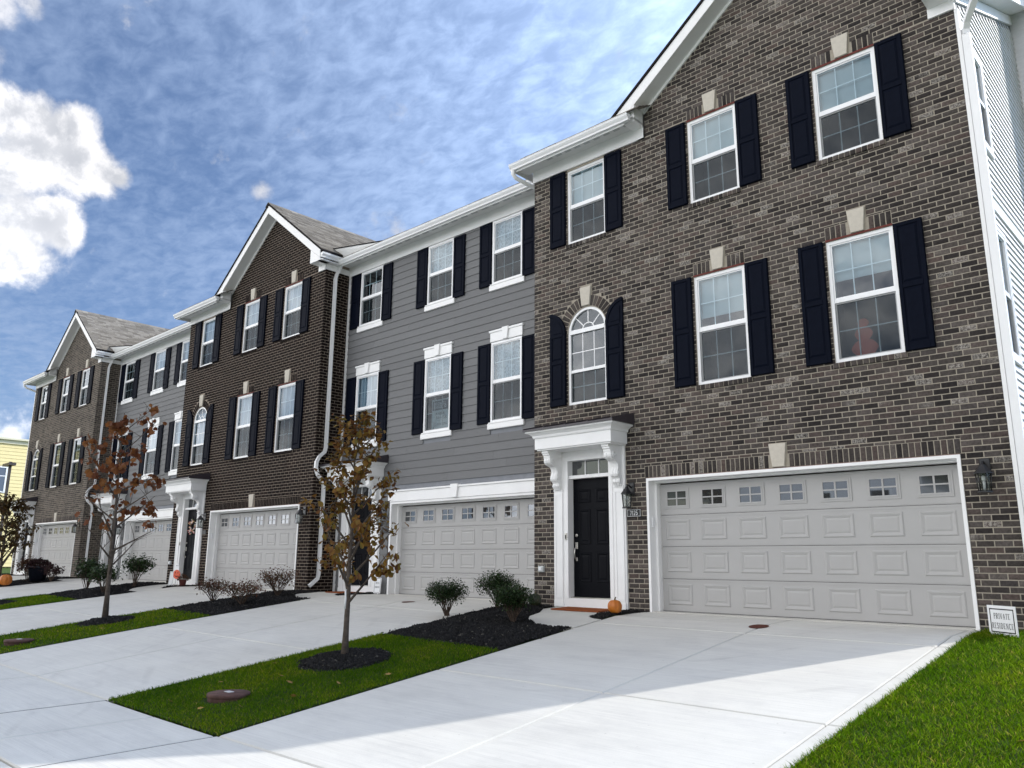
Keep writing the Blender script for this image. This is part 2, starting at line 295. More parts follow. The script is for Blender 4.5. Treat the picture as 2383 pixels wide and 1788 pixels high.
# ------------------------------------------------------------------ mesh helpers
class MB:
    def __init__(s): s.v = []; s.f = []; s.m = []; s.sm = []
    def add(s, v, f, mi=0, smooth=False):
        o = len(s.v); s.v += [tuple(q) for q in v]
        for q in f: s.f.append(tuple(i+o for i in q)); s.m.append(mi); s.sm.append(smooth)
        return s
    def box(s, x0, x1, y0, y1, z0, z1, mi=0):
        return s.add([(x0,y0,z0),(x1,y0,z0),(x1,y1,z0),(x0,y1,z0),(x0,y0,z1),(x1,y0,z1),(x1,y1,z1),(x0,y1,z1)],
                     [(0,3,2,1),(4,5,6,7),(0,1,5,4),(1,2,6,5),(2,3,7,6),(3,0,4,7)], mi)
    def cbox(s, x0, x1, y0, y1, z0, z1, c=0.004, mi=0):
        """box whose front (-y) edges are chamfered by c"""
        v = [(x0,y1,z0),(x1,y1,z0),(x1,y1,z1),(x0,y1,z1),(x0,y0+c,z0),(x1,y0+c,z0),(x1,y0+c,z1),(x0,y0+c,z1),(x0+c,y0,z0+c),(x1-c,y0,z0+c),(x1-c,y0,z1-c),(x0+c,y0,z1-c)]
        f = [(8,9,10,11)]+[(4+i,4+(i+1)%4,8+(i+1)%4,8+i) for i in range(4)]+[(i,(i+1)%4,4+(i+1)%4,4+i) for i in range(4)]+[(3,2,1,0)]
        return s.add(v, f, mi)
    def prism(s, poly, a, b, axis='y', mi=0, smooth=False):
        """extrude a 2-D polygon: axis y -> (x,z), axis x -> (y,z), axis z -> (x,y)"""
        n = len(poly)
        g = {'y': lambda p, t: (p[0], t, p[1]), 'x': lambda p, t: (t, p[0], p[1]), 'z': lambda p, t: (p[0], p[1], t)}[axis]
        v = [g(p, a) for p in poly]+[g(p, b) for p in poly]
        o = len(s.v); s.v += v
        A = sum(poly[i][0]*poly[(i+1)%n][1]-poly[(i+1)%n][0]*poly[i][1] for i in range(n))
        fl = (A > 0) == (axis != 'y')
        e1 = tuple(o+i for i in range(n)); e2 = tuple(o+n+i for i in range(n))
        if fl: e1 = e1[::-1]
        else: e2 = e2[::-1]
        s.f += [e1, e2]; s.m += [mi, mi]; s.sm += [False, False]
        for i in range(n):
            j = (i+1) % n; q = (o+i, o+j, o+n+j, o+n+i)
            s.f.append(q if fl else q[::-1]); s.m.append(mi); s.sm.append(smooth)
        return s
    def tube(s, pts, rad, seg=8, mi=0, smooth=True, cap=True):
        pts = [Vector(p) for p in pts]; n = len(pts)
        rad = rad if isinstance(rad, (list, tuple)) else [rad]*n
        o = len(s.v); prev = None
        for i, p in enumerate(pts):
            t = (pts[min(i+1, n-1)]-pts[max(i-1, 0)]).normalized()
            a = prev if prev is not None else (Vector((0,0,1)) if abs(t.z) < .9 else Vector((1,0,0)))
            x = (a-t*a.dot(t)).normalized(); prev = x; y = t.cross(x)
            for k_ in range(seg):
                th = 2*math.pi*k_/seg; s.v.append(tuple(p+(x*math.cos(th)+y*math.sin(th))*rad[i]))
        for i in range(n-1):
            for k_ in range(seg):
                a = o+i*seg+k_; b = o+i*seg+(k_+1) % seg
                s.f.append((a, b, b+seg, a+seg)); s.m.append(mi); s.sm.append(smooth)
        if cap:
            s.f += [tuple(o+k_ for k_ in range(seg))[::-1], tuple(o+(n-1)*seg+k_ for k_ in range(seg))]; s.m += [mi, mi]; s.sm += [False, False]
        return s
    def rpipe(s, pts, w, d, mi=0):
        """rectangular pipe; w across, d along, mitred; pts in a plane"""
        pts = [Vector(p) for p in pts]; n = len(pts); o = len(s.v)
        ts = [(pts[min(i+1, n-1)]-pts[max(i-1, 0)]).normalized() for i in range(n)]
        nrm = None
        for i in range(1, n-1):
            c = (pts[i]-pts[i-1]).cross(pts[i+1]-pts[i])
            if c.length > 1e-6: nrm = c.normalized(); break
        if nrm is None: nrm = Vector((1,0,0))
        for i, p in enumerate(pts):
            b = nrm; c = ts[i].cross(b).normalized()
            k_ = 1.0
            if 0 < i < n-1: k_ = 1/max(.5, ((pts[i+1]-pts[i]).normalized().dot(ts[i])))
            for sx, sy in ((-1,-1),(1,-1),(1,1),(-1,1)): s.v.append(tuple(p+b*sx*w/2+c*sy*d/2*k_))
        for i in range(n-1):
            for q in range(4):
                a = o+i*4+q; b = o+i*4+(q+1) % 4
                s.f.append((a, b, b+4, a+4)); s.m.append(mi); s.sm.append(False)
        s.f += [tuple(o+q for q in range(4))[::-1], tuple(o+(n-1)*4+q for q in range(4))]; s.m += [mi]*2; s.sm += [False]*2
        return s
    def lathe(s, prof, c=(0,0,0), seg=20, mi=0, smooth=True, lobes=0, lamp=0.0):
        o = len(s.v); n = len(prof)
        for r, z in prof:
            for k_ in range(seg):
                th = 2*math.pi*k_/seg; rr = r*(1-lamp*abs(math.cos(th*lobes/2))**6) if lobes else r
                s.v.append((c[0]+rr*math.cos(th), c[1]+rr*math.sin(th), c[2]+z))
        for i in range(n-1):
            for k_ in range(seg):
                a = o+i*seg+k_; b = o+i*seg+(k_+1) % seg
                s.f.append((a, b, b+seg, a+seg)); s.m.append(mi); s.sm.append(smooth)
        s.f += [tuple(o+k_ for k_ in range(seg))[::-1], tuple(o+(n-1)*seg+k_ for k_ in range(seg))]; s.m += [mi]*2; s.sm += [False]*2
        return s
    def mesh(s, name, mats):
        me = bpy.data.meshes.new(name); me.from_pydata(s.v, [], s.f)
        for q in (mats if isinstance(mats, (list, tuple)) else [mats]): me.materials.append(MATS[q])
        if s.f:
            me.polygons.foreach_set('material_index', s.m); me.polygons.foreach_set('use_smooth', s.sm)
        me.update(); return me
    def build(s, name, mats, parent=None, loc=None, **kw): return link(name, s.mesh(name, mats), parent, loc, **kw)
def link(name, me, parent=None, loc=None, rot=None, kind=None):
    o = bpy.data.objects.new(name, me); COL.objects.link(o)
    if parent is not None: o.parent = parent
    if loc is not None: o.location = loc
    if rot is not None: o.rotation_euler = rot
    if kind: o['kind'] = kind
    return o
def npmesh(name, V, F, mats, parent=None, kind=None, loc=None):
    """V (n,3) float, F (m,k) int"""
    me = bpy.data.meshes.new(name); V = np.asarray(V, np.float32); F = np.asarray(F, np.int32); k_ = F.shape[1]
    me.vertices.add(len(V)); me.vertices.foreach_set('co', V.ravel())
    me.loops.add(F.size); me.loops.foreach_set('vertex_index', F.ravel())
    me.polygons.add(len(F)); me.polygons.foreach_set('loop_start', np.arange(0, F.size, k_, dtype=np.int32)); me.polygons.foreach_set('loop_total', np.full(len(F), k_, np.int32))
    me.materials.append(MATS[mats]); me.update(calc_edges=True)
    return link(name, me, parent, loc, kind=kind)
def thing(name, label, cat, loc=(0,0,0), rz=0, group=None):
    o = link(name, None, None, loc, (0, 0, rz)); o['label'] = label; o['category'] = cat; o.empty_display_size = .2
    if group: o['group'] = group
    return o
def tag(o, label, cat, group=None):
    o['label'] = label; o['category'] = cat
    if group: o['group'] = group
    return o
def struct(o): o['kind'] = 'structure'; return o
def copytree(o, parent=None):
    c = o.copy(); COL.objects.link(c); c.parent = parent
    for ch in o.children: copytree(ch, c)
    return c

# ------------------------------------------------------------------ terrain
PY = [-60, -9.04, -7.34, -0.85, 0, 60]; PZ = [-.95, -.89, -.875, -.03, 0, 0]
def zpv(x, y): return np.interp(y, PY, PZ)+np.clip(-np.asarray(x)-1, 0, 60)*.009*np.interp(y, [-5, 0], [1, .3])   # the street climbs gently to the west
def zp(y, x=0.0): return float(zpv(x, y))
gx = [-500, -120, -61, -30, -1, 30, 100, 500]; gy = [-400, -60, -30, -9.04, -7.34, -5, -3.5, -1.8, -.85, 0, 8, 30, 60, 500]
gv = [(x, y, zp(y, x)-.05) for y in gy for x in gx]; nx = len(gx)
gf = [(j*nx+i, j*nx+i+1, (j+1)*nx+i+1, (j+1)*nx+i) for j in range(len(gy)-1) for i in range(nx-1)]
g = MB(); g.add(gv, gf); struct(g.build('ground', 'ground_soil'))

def slab(mb, x0, x1, y0, y1, t=.05, band=.055, rb=.012, smooth_all=False):
    """concrete panel following the terrain; smooth tooled border, rounded-over edge"""
    ys = [y0] + [y for y in sorted(PY+[-5]) if y0+.2 < y < y1-.2] + [y1]
    def ring(ins, dz):
        yy = [ys[0]+ins]+ys[1:-1]+[ys[-1]-ins]
        return [(x, y, zp(y, x)+dz) for y in yy for x in (x0+ins, x1-ins)]
    L = [ring(0, -t), ring(0, -rb), ring(rb, 0), ring(rb+band, 0.0)]; n = len(ys); o = len(mb.v); c = 2*n
    for r_ in L: mb.v += r_
    def per(k_): # perimeter index order for ring k_
        b = o+k_*c
        return [b, b+1]+[b+2*j+1 for j in range(1, n)]+[b+2*(n-1)]+[b+2*j for j in range(n-2, 0, -1)]
    for k_ in range(3):
        a, b = per(k_), per(k_+1)
        for i in range(len(a)):
            j = (i+1) % len(a); mb.f.append((a[i], a[j], b[j], b[i])); mb.m.append(1); mb.sm.append(False)
    b = o+3*c
    for j in range(n-1):
        mb.f.append((b+2*j, b+2*j+1, b+2*j+3, b+2*j+2)); mb.m.append(1 if smooth_all else 0); mb.sm.append(False)
CM = ['concrete_broom', 'concrete_smooth']
def panels(parent, xs, ys, gap=.016):
    for i in range(len(xs)-1):
        for j in range(len(ys)-1):
            mb = MB(); slab(mb, xs[i]+gap/2, xs[i+1]-gap/2, ys[j]+gap/2, ys[j+1]-gap/2, smooth_all=(xs[i+1]-xs[i] < .3))
            mb.build('concrete_panel', CM, parent)
def driveway(x0, x1, xc, yg, strip):
    ys = [-9.0, -7.34, -5, -.85, yg]; o = MB()
    o.add([(x, y, zp(y, x)-.022) for y in ys for x in (x0+.02, x1-.02)], [(2*i, 2*i+1, 2*i+3, 2*i+2) for i in range(4)])
    d = struct(o.build('driveway', 'joint_dark'))
    panels(d, [x0, xc]+([x1-.165, x1] if strip else [x1]), [-9.04, -7.34, -4.52, -1.42, yg])
XC, XE = -15.43, -31.12
YB = 0.769; XB = -8.05; XD = -23.74
for X in (0, XC, XE): driveway(X-.33, X+4.64, X+2.18, .0, X == 0)
for X in (XB, XD): driveway(X-.33, X+5.0, X+2.4, YB, False)
# garage thresholds (concrete floor edge under the doors)
for X, Y in ((0, 0), (XC, 0), (XE, 0), (XB, YB), (XD, YB)):
    t = MB(); t.box(X-.22, X+4.6 if Y == 0 else X+4.81, Y+.004, Y+.5, -.2, zp(0, X+2)+.012); struct(t.build('garage_threshold', 'concrete_smooth'))
# sidewalk bays between the driveways, kerb, gutter, road
sw = MB(); sw.add([(x, y, zp(y, x)-.025) for y in (-9.0, -7.36) for x in (-45, -1, 14)], [(0,1,4,3),(1,2,5,4)]); sw = struct(sw.build('sidewalk', 'expansion_strip'))
for a, b in ((-3.05, -.33), (-10.79, -8.38), (-18.74, -15.76), (-26.48, -24.07), (-40, -31.45), (4.64, 12)):
    w = b-a; xs = [a+.012, (a+b)/2, b-.012] if w < 3.2 else list(np.linspace(a+.012, b-.012, int(w/1.5)+1))
    panels(sw, [float(q) for q in xs], [-9.04, -7.36])
for x in (-3.05, -.33, -8.38, -10.79, -15.76, -18.74, 4.64):           # felt expansion joints beside the driveway aprons
    ej = MB(); ej.add([(x+dx, y, zp(y, x)-.0035+dz) for dz in (-.03, 0) for y in (-9.03, -7.35) for dx in (-.011, .011)], [(4,5,7,6),(0,1,5,4),(1,3,7,5),(3,2,6,7),(2,0,4,6)]); ej.build('expansion_joint', 'expansion_strip', sw)
def strip_x(name, prof, mat, xs=(-200, -61, -1, 200)):
    n = len(prof); mb = MB(); mb.add([(x, y, z+zp(-9.04, x)-zp(-9.04)) for x in xs for y, z in prof], [(i*n+j, i*n+j+1, (i+1)*n+j+1, (i+1)*n+j) for i in range(len(xs)-1) for j in range(n-1)])
    return struct(mb.build(name, mat))
strip_x('kerb', [(-9.055, -1.1), (-9.055, -.902), (-9.25, -.925), (-9.60, -.945), (-9.60, -1.1)], 'concrete_smooth')
strip_x('road', [(-9.6, -.95), (-13.6, -.90), (-17.6, -.95)], 'asphalt')
strip_x('pavement', [(-17.6, -1.1), (-17.6, -.84), (-19.5, -.82), (-19.5, -1.1)], 'concrete_smooth')

def inpoly(px, py, poly):
    c = np.zeros(len(px), bool); n = len(poly)
    for i in range(n):
        x1, y1 = poly[i]; x2, y2 = poly[(i+1) % n]
        t = ((y1 > py) != (y2 > py)) & (px < (x2-x1)*(py-y1)/(y2-y1+1e-12)+x1); c ^= t
    return c
def samples(poly, dens, holes=(), jit=0.0):
    a = np.array(poly); lo, hi = a.min(0), a.max(0); n = int(dens*(hi-lo).prod())
    p = np.random.rand(n, 2)*(hi-lo)+lo; m_ = inpoly(p[:,0], p[:,1], poly)
    for h in holes: m_ &= ~inpoly(p[:,0], p[:,1], h)
    p = p[m_]; return p+np.random.randn(*p.shape)*jit
def flat(name, poly, dz, mat, parent=None, kind='structure'):
    """terrain-hugging sheet: cut the polygon into strips along y"""
    ys = sorted({round(p[1], 3) for p in poly} | {y for y in (-7.34, -5, -.85, 0) if min(p[1] for p in poly) < y < max(p[1] for p in poly)})
    mb = MB()
    def span(y):
        xs = []
        for i in range(len(poly)):
            (x1, y1), (x2, y2) = poly[i], poly[(i+1) % len(poly)]
            if (y1 <= y < y2) or (y2 <= y < y1): xs.append(x1+(x2-x1)*(y-y1)/(y2-y1))
        return (min(xs), max(xs)) if xs else None
    for a, b in zip(ys[:-1], ys[1:]):
        sa, sb = span(a+1e-4), span(b-1e-4)
        if sa and sb: mb.add([(sa[0], a, zp(a, sa[0])+dz), (sa[1], a, zp(a, sa[1])+dz), (sb[1], b, zp(b, sb[1])+dz), (sb[0], b, zp(b, sb[0])+dz)], [(0,1,2,3)])
    return mb.build(name, mat, parent, kind=kind)
def circ(cx, cy, rx, ry, n=20, jit=0): return [(cx+rx*math.cos(2*math.pi*i/n)*(1+random.uniform(-jit, jit)), cy+ry*math.sin(2*math.pi*i/n)*(1+random.uniform(-jit, jit))) for i in range(n)]
def grass(poly, dens, h=.05, w=.006, holes=()):
    p = samples(poly, dens, holes, .014); n = len(p); a = np.random.rand(n)*2*np.pi; z = zpv(p[:,0], p[:,1])-.005
    hh = h*(.40+.7*np.random.rand(n)); ln = hh*(.3+1.0*np.random.rand(n)); la = np.random.rand(n)*2*np.pi
    ww = w*(.6+.8*np.random.rand(n)); dx, dy = np.cos(a)*ww/2, np.sin(a)*ww/2
    b0 = np.stack([p[:,0]-dx, p[:,1]-dy, z], 1); b1 = np.stack([p[:,0]+dx, p[:,1]+dy, z], 1)
    m0 = np.stack([p[:,0]-dx*.8+np.cos(la)*ln*.35, p[:,1]-dy*.8+np.sin(la)*ln*.35, z+hh*.62], 1); m1 = m0+np.stack([dx*1.6, dy*1.6, 0*z], 1)
    tp = np.stack([p[:,0]+np.cos(la)*ln, p[:,1]+np.sin(la)*ln, z+hh], 1)
    V = np.stack([b0, b1, m1, m0, tp], 1).reshape(-1, 3); i = np.arange(n)[:,None]*5
    F = np.concatenate([i+np.array([[0,1,2]]), i+np.array([[0,2,3]]), i+np.array([[3,2,4]])], 0)
    o = npmesh('grass', V, F, 'grass_blade', None, 'stuff'); return o
def chips(poly, dens, zf, s=.035, holes=(), mat='mulch_chip'):
    p = samples(poly, dens, holes); n = len(p)
    z = np.array([zf(x, y) for x, y in p]); a = np.random.rand(n)*2*np.pi; L = s*(.4+np.random.rand(n)); w = L*(.2+.25*np.random.rand(n)); th = .006+.008*np.random.rand(n)
    tl = (np.random.rand(n)-.5)*1.0
    c = np.stack([p[:,0], p[:,1], z+.008+np.random.rand(n)*.012], 1)
    d = np.stack([np.cos(a)*np.cos(tl), np.sin(a)*np.cos(tl), np.sin(tl)], 1)*L[:,None]/2; e = np.stack([-np.sin(a), np.cos(a), 0*a], 1)*w[:,None]/2
    u_ = np.stack([0*a, 0*a, th], 1)
    V = np.stack([c-d-e-u_, c+d-e-u_, c+d+e-u_, c-d+e-u_, c-d*.9+u_, c+d*.9+u_], 1).reshape(-1, 3); i = np.arange(n)[:,None]*6
    F = np.concatenate([i+np.array([t]) for t in ((0,1,5),(0,5,4),(2,3,4),(2,4,5),(1,2,5),(3,0,4))], 0)
    o = npmesh('mulch_chips', V, F, mat, None, 'stuff'); return o
def bed(poly, cx, cy, r, hmax, name='mulch_bed', dens=1300, s=.035, holes=()):
    """mounded bark bed: grid clipped to the outline"""
    a = np.array(poly); lo, hi = a.min(0), a.max(0); st = .045 if dens > 1000 else .08; nx_, ny_ = int((hi[0]-lo[0])/st)+2, int((hi[1]-lo[1])/st)+2
    def ed(x, y):
        d = 9
        for i in range(len(poly)):
            (x1, y1), (x2, y2) = poly[i], poly[(i+1) % len(poly)]; L2 = (x2-x1)**2+(y2-y1)**2+1e-9
            t = min(1, max(0, ((x-x1)*(x2-x1)+(y-y1)*(y2-y1))/L2)); d = min(d, math.hypot(x-x1-t*(x2-x1), y-y1-t*(y2-y1)))
        return d
    rnd = random.Random(int(abs(cx*100))); cache = {}
    def zf(x, y):
        k_ = (round(x/.1), round(y/.1))
        if k_ not in cache: cache[k_] = ed(x, y)
        return zp(y, x)-.012+hmax*(1-math.exp(-cache[k_]/r))+.012*math.sin(x*9+y*5)*math.sin(y*11-x*3)
    P_ = [(lo[0]+i*st, lo[1]+j*st) for j in range(ny_) for i in range(nx_)]; px = np.array(P_); ins = inpoly(px[:,0], px[:,1], poly)
    mb = MB(); mb.v = [(x, y, zf(x, y)+rnd.uniform(-.006, .006)) for x, y in P_]
    for j in range(ny_-1):
        for i in range(nx_-1):
            q = (j*nx_+i, j*nx_+i+1, (j+1)*nx_+i+1, (j+1)*nx_+i)
            if sum(ins[t] for t in q) >= 3: mb.f.append(q); mb.m.append(0); mb.sm.append(True)
    struct(mb.build(name, 'mulch_base')); chips(poly, dens, zf, s, holes)
    q = [(cx_+(x-cx_)*1.06, cy_+(y-cy_)*1.06) for cx_, cy_ in [(float(a[:,0].mean()), float(a[:,1].mean()))] for x, y in poly]; chips(q, dens*.06, lambda x, y: zp(y, x)+.004, s*.8, [poly])
    return zf

# unit A: entrance bed, walk, lawn
def mirrorless(X, pts): return [(x+X, y) for x, y in pts]
WALK = [(-2.15, -.02), (-2.1, -.5), (-1.78, -.95), (-1.72, -1.28), (-1.55, -1.5), (-1.32, -1.66), (-.98, -1.85), (-.62, -1.89), (-.345, -1.83), (-.345, -1.17), (-.50, -1.14), (-.66, -1.06), (-.76, -.92), (-.80, -.6), (-.72, -.02)]
def walkway(X, Y, sc=1.0):
    pts = [(X+x, Y+y*sc) for x, y in WALK]; n = len(pts); mb = MB()
    mb.add([(x, y, zp(y, x)+.002) for x, y in pts]+[(x, y, zp(y, x)-.06) for x, y in pts], [tuple(range(n))]+[(i, n+i, n+(i+1) % n, (i+1) % n) for i in range(n)])
    return struct(mb.build('entrance_walk', 'concrete_smooth'))
def unit_ground(X, Y, xl, xr, ybed, near, treex, treey, mr):
    walkway(X, Y)
    # bed in front of the door (between drives xl..xr), around the walk
    left = [(xl, -3.36)]+[(xl+(xr-xl)*t, -3.36+.10*math.sin(t*9)) for t in (.2, .4, .6, .8)]+[(xr-.02, -3.42), (xr-.02, -1.92)]
    left += [(X+x-.01, Y+y-.01) for x, y in reversed(WALK[0:9])][0:8]+[(X-2.3, Y-.01), (X-2.72 if Y == 0 else xl+.02, Y-.01)]
    if Y == 0: left += [(xl, -.3)]
    zf = bed(left, X, -2, .5, .09, dens=1500 if near else 500, s=.035 if near else .05)
    small = [(X-.36, Y-1.13), (X-.50, Y-1.11), (X-.66, Y-1.03), (X-.73, Y-.9), (X-.76, Y-.6), (X-.70, Y-.02), (X-.24, Y-.02), (X-.345, Y-.45)]
    bed(small, X+.1, -.5, .3, .05, dens=1500 if near else 500, s=.03 if near else .05)
    lawn = [(xl, -7.34), (xr-.01, -7.34), (xr-.01, -3.42), (xl+(xr-xl)*.5, -3.36), (xl, -3.30)]
    flat('lawn', lawn, .004, 'lawn_base')
    ring = circ(treex, treey, mr, mr*.92, 26, .06)
    lid = circ(X-1.64 if near else X-1.2, -6.6, .25, .25, 14)
    grass(lawn, 5200 if near else 1800, .048, .0065 if near else .010, [ring, lid])
    zr = bed(ring, treex, treey, .28, .10, dens=2200 if near else 900, s=.045 if near else .055)
    return zf
unit_ground(0, 0, -3.04, -.335, -3.4, True, -1.96, -4.74, .66)
unit_ground(XB, YB, -10.78, -8.39, -3.3, False, -10.15, -4.76, .56)
unit_ground(XC, 0, -18.73, -15.77, -3.3, False, -17.6, -4.9, .6)
unit_ground(XD, YB, -26.47, -24.08, -3.3, False, -25.5, -4.9, .6)
unit_ground(XE, 0, -34.3, -31.46, -3.3, False, -33.0, -4.9, .6)
# lawn at the end of the row
rl = [(4.645, -7.33), (12, -7.33), (12, 12), (5.35, 12), (5.35, 0), (4.66, 0)]
flat('lawn', rl, .012, 'lawn_base')
grass([(4.66, -7.3), (8.2, -7.3), (8.2, 1.5), (5.4, 1.5), (5.4, -.05), (4.68, -.05)], 6500, .065, .0065)
grass([(4.63, -7.3), (4.74, -7.3), (4.76, -.6), (4.66, -.3)], 9000, .05, .006)

# ------------------------------------------------------------------ lettering (flat print built as thin strokes)
def arc(cx, cy, rx, ry, a0, a1, n=10): return [(cx+rx*math.cos(R(a0+(a1-a0)*i/n)), cy+ry*math.sin(R(a0+(a1-a0)*i/n))) for i in range(n+1)]
# glyph: advance, list of (weight, polyline); weights: 1 thick, 0 thin
GL = {
 'P': (.62, [(1, [(.14,0),(.14,1)]), (0, [(.14,1),(.32,1)]), (1, arc(.32,.75,.2,.25,90,-90)), (0, [(.32,.5),(.14,.5)]), (0, [(.02,0),(.26,0)])]),
 'R': (.70, [(1, [(.14,0),(.14,1)]), (0, [(.14,1),(.32,1)]), (1, arc(.32,.75,.19,.25,90,-90)), (0, [(.32,.5),(.14,.5)]), (1, [(.30,.5),(.58,0)]), (0, [(.02,0),(.26,0)]), (0, [(.5,0),(.68,0)])]),
 'I': (.32, [(1, [(.16,0),(.16,1)]), (0, [(.04,0),(.28,0)]), (0, [(.04,1),(.28,1)])]),
 'V': (.72, [(1, [(.10,1),(.36,0)]), (0, [(.36,0),(.62,1)]), (0, [(.0,1),(.22,1)]), (0, [(.52,1),(.72,1)])]),
 'A': (.72, [(0, [(.10,0),(.36,1)]), (1, [(.36,1),(.62,0)]), (0, [(.2,.35),(.52,.35)]), (0, [(.0,0),(.2,0)]), (0, [(.5,0),(.72,0)])]),
 'T': (.64, [(1, [(.32,0),(.32,1)]), (0, [(.04,1),(.60,1)]), (0, [(.04,1),(.04,.85)]), (0, [(.60,1),(.60,.85)]), (0, [(.2,0),(.44,0)])]),
 'E': (.60, [(1, [(.14,0),(.14,1)]), (0, [(.02,1),(.52,1),(.52,.84)]), (0, [(.14,.52),(.42,.52)]), (0, [(.02,0),(.55,0),(.55,.17)])]),
 'S': (.54, [(1, arc(.27,.74,.19,.26,30,200)+arc(.27,.26,.21,.26,80,-160))]),
 'D': (.72, [(1, [(.14,0),(.14,1)]), (0, [(.02,1),(.3,1)]), (1, arc(.3,.5,.32,.5,90,-90,14)), (0, [(.3,0),(.02,0)])]),
 'N': (.76, [(0, [(.14,0),(.14,1)]), (1, [(.14,1),(.62,0)]), (0, [(.62,0),(.62,1)]), (0, [(.02,0),(.26,0)]), (0, [(.5,1),(.74,1)])]),
 'C': (.66, [(1, arc(.36,.5,.30,.5,45,315,16))]),
 'K': (.72, [(1, [(.14,0),(.14,1)]), (0, [(.14,.42),(.58,1)]), (1, [(.28,.58),(.60,0)]), (0, [(.02,0),(.26,0)]), (0, [(.02,1),(.26,1)])]),
 'O': (.74, [(1, arc(.37,.5,.30,.5,0,360,20))]),
 'J': (.42, [(1, [(.28,1),(.28,.15)]+arc(.14,.15,.14,.17,0,-130)), (0, [(.14,1),(.42,1)])]),
 'H': (.74, [(1, [(.14,0),(.14,1)]), (1, [(.60,0),(.60,1)]), (0, [(.14,.52),(.60,.52)]), (0, [(.02,0),(.26,0)]), (0, [(.02,1),(.26,1)]), (0, [(.48,0),(.72,0)]), (0, [(.48,1),(.72,1)])]),
 'L': (.58, [(1, [(.14,0),(.14,1)]), (0, [(.02,0),(.52,0),(.52,.17)]), (0, [(.02,1),(.26,1)])]),
 'G': (.72, [(1, arc(.36,.5,.30,.5,45,320,16)), (1, [(.6,.05),(.6,.42)]), (0, [(.46,.42),(.7,.42)])]),
 'B': (.64, [(1, [(.14,0),(.14,1)]), (0, [(.14,1),(.32,1)]), (1, arc(.32,.77,.17,.23,90,-90)), (0, [(.14,.54),(.32,.54)]), (1, arc(.32,.27,.2,.27,90,-90)), (0, [(.32,0),(.14,0)])]),
 'W': (.98, [(1, [(.06,1),(.28,0)]), (1, [(.28,0),(.49,.9)]), (1, [(.49,.9),(.70,0)]), (1, [(.70,0),(.92,1)])]),
 '1': (.42, [(1, [(.22,0),(.22,1)]), (0, [(.22,1),(.08,.82)]), (0, [(.08,0),(.36,0)])]),
 '2': (.54, [(1, arc(.26,.73,.2,.27,160,-30)+[(.06,0)]), (1, [(.06,.03),(.48,.03)])]),
 '3': (.52, [(1, arc(.24,.76,.19,.24,150,-80)+arc(.24,.27,.22,.27,80,-150))]),
 '4': (.54, [(1, [(.36,0),(.36,1)]), (0, [(.36,1),(.04,.32),(.52,.32)])]),
 '5': (.52, [(1, [(.44,1),(.12,1)]), (0, [(.12,1),(.10,.56)]), (1, arc(.24,.32,.2,.32,130,-150))]),
 '7': (.50, [(1, [(.04,.97),(.46,.97)]), (1, [(.46,1),(.18,0)])]),
 '8': (.54, [(1, arc(.27,.76,.17,.24,0,360,16)), (1, arc(.27,.27,.21,.27,0,360,16))]),
 '-': (.36, [(1, [(.06,.42),(.30,.42)])]), ' ': (.34, []), ',': (.2, []),
}
def lettering(mb, text, cx, cz, h, y=0.0, thick=.13, thin=.05, track=.10, sx=1.0, width=None):
    """strokes in the x-z plane, facing -y"""
    tot = sum(GL[c][0] for c in text)+track*(len(text)-1)
    if width: sx = width/(tot*h)
    x = cx-tot*h*sx/2
    for c in text:
        adv, st = GL[c]
        for w, pl in st:
            t = (thick if w else thin)*h
            for (a, b) in zip(pl[:-1], pl[1:]):
                p = Vector((x+a[0]*h*sx, cz-h/2+a[1]*h)); q = Vector((x+b[0]*h*sx, cz-h/2+b[1]*h)); d = q-p
                if d.length < 1e-6: continue
                d.normalize(); nrm = Vector((-d.y, d.x))*t/2; e = d*t*.25; yy = y-random.uniform(0, .0004)
                mb.add([((p-e-nrm).x, yy, (p-e-nrm).y), ((q+e-nrm).x, yy, (q+e-nrm).y), ((q+e+nrm).x, yy, (q+e+nrm).y), ((p-e+nrm).x, yy, (p-e+nrm).y)], [(0,1,2,3)])
        x += (adv+track)*h*sx
    return mb

# ------------------------------------------------------------------ house parts with shared meshes
_cache = {}
def shared(key, fn):
    if key not in _cache: _cache[key] = fn()
    return _cache[key]
def frame_mesh(w, h, fwid=.05, d=.07, rail=True, zr=.5):
    mb = MB(); fw_ = fwid
    mb.box(0, fw_, 0, d, 0, h); mb.box(w-fw_, w, 0, d, 0, h); mb.box(fw_, w-fw_, 0, d, h-fw_, h); mb.box(fw_, w-fw_, 0, d, 0, fw_)
    if rail: mb.box(fw_, w-fw_, .012, d, h*zr-.028, h*zr+.028)
    s_ = .022
    for z0, z1, yo in ((fw_, h*zr-.028, .030), (h*zr+.028, h-fw_, .018)):
        mb.box(fw_, fw_+s_, yo, d, z0, z1); mb.box(w-fw_-s_, w-fw_, yo, d, z0, z1); mb.box(fw_+s_, w-fw_-s_, yo, d, z1-s_, z1); mb.box(fw_+s_, w-fw_-s_, yo, d, z0, z0+s_)
    return mb
def quad(x0, x1, z0, z1, y=0): return MB().add([(x0,y,z0),(x1,y,z0),(x1,y,z1),(x0,y,z1)], [(0,1,2,3)])
def grille_mesh(x0, x1, z0, z1, cols, rows, y, t=.016):
    mb = MB()
    for i in range(1, cols): x = x0+(x1-x0)*i/cols; mb.box(x-t/2, x+t/2, y, y+.008, z0, z1)
    for j in range(1, rows): z = z0+(z1-z0)*j/rows; mb.box(x0, x1, y+.001, y+.007, z-t/2, z+t/2)
    return mb
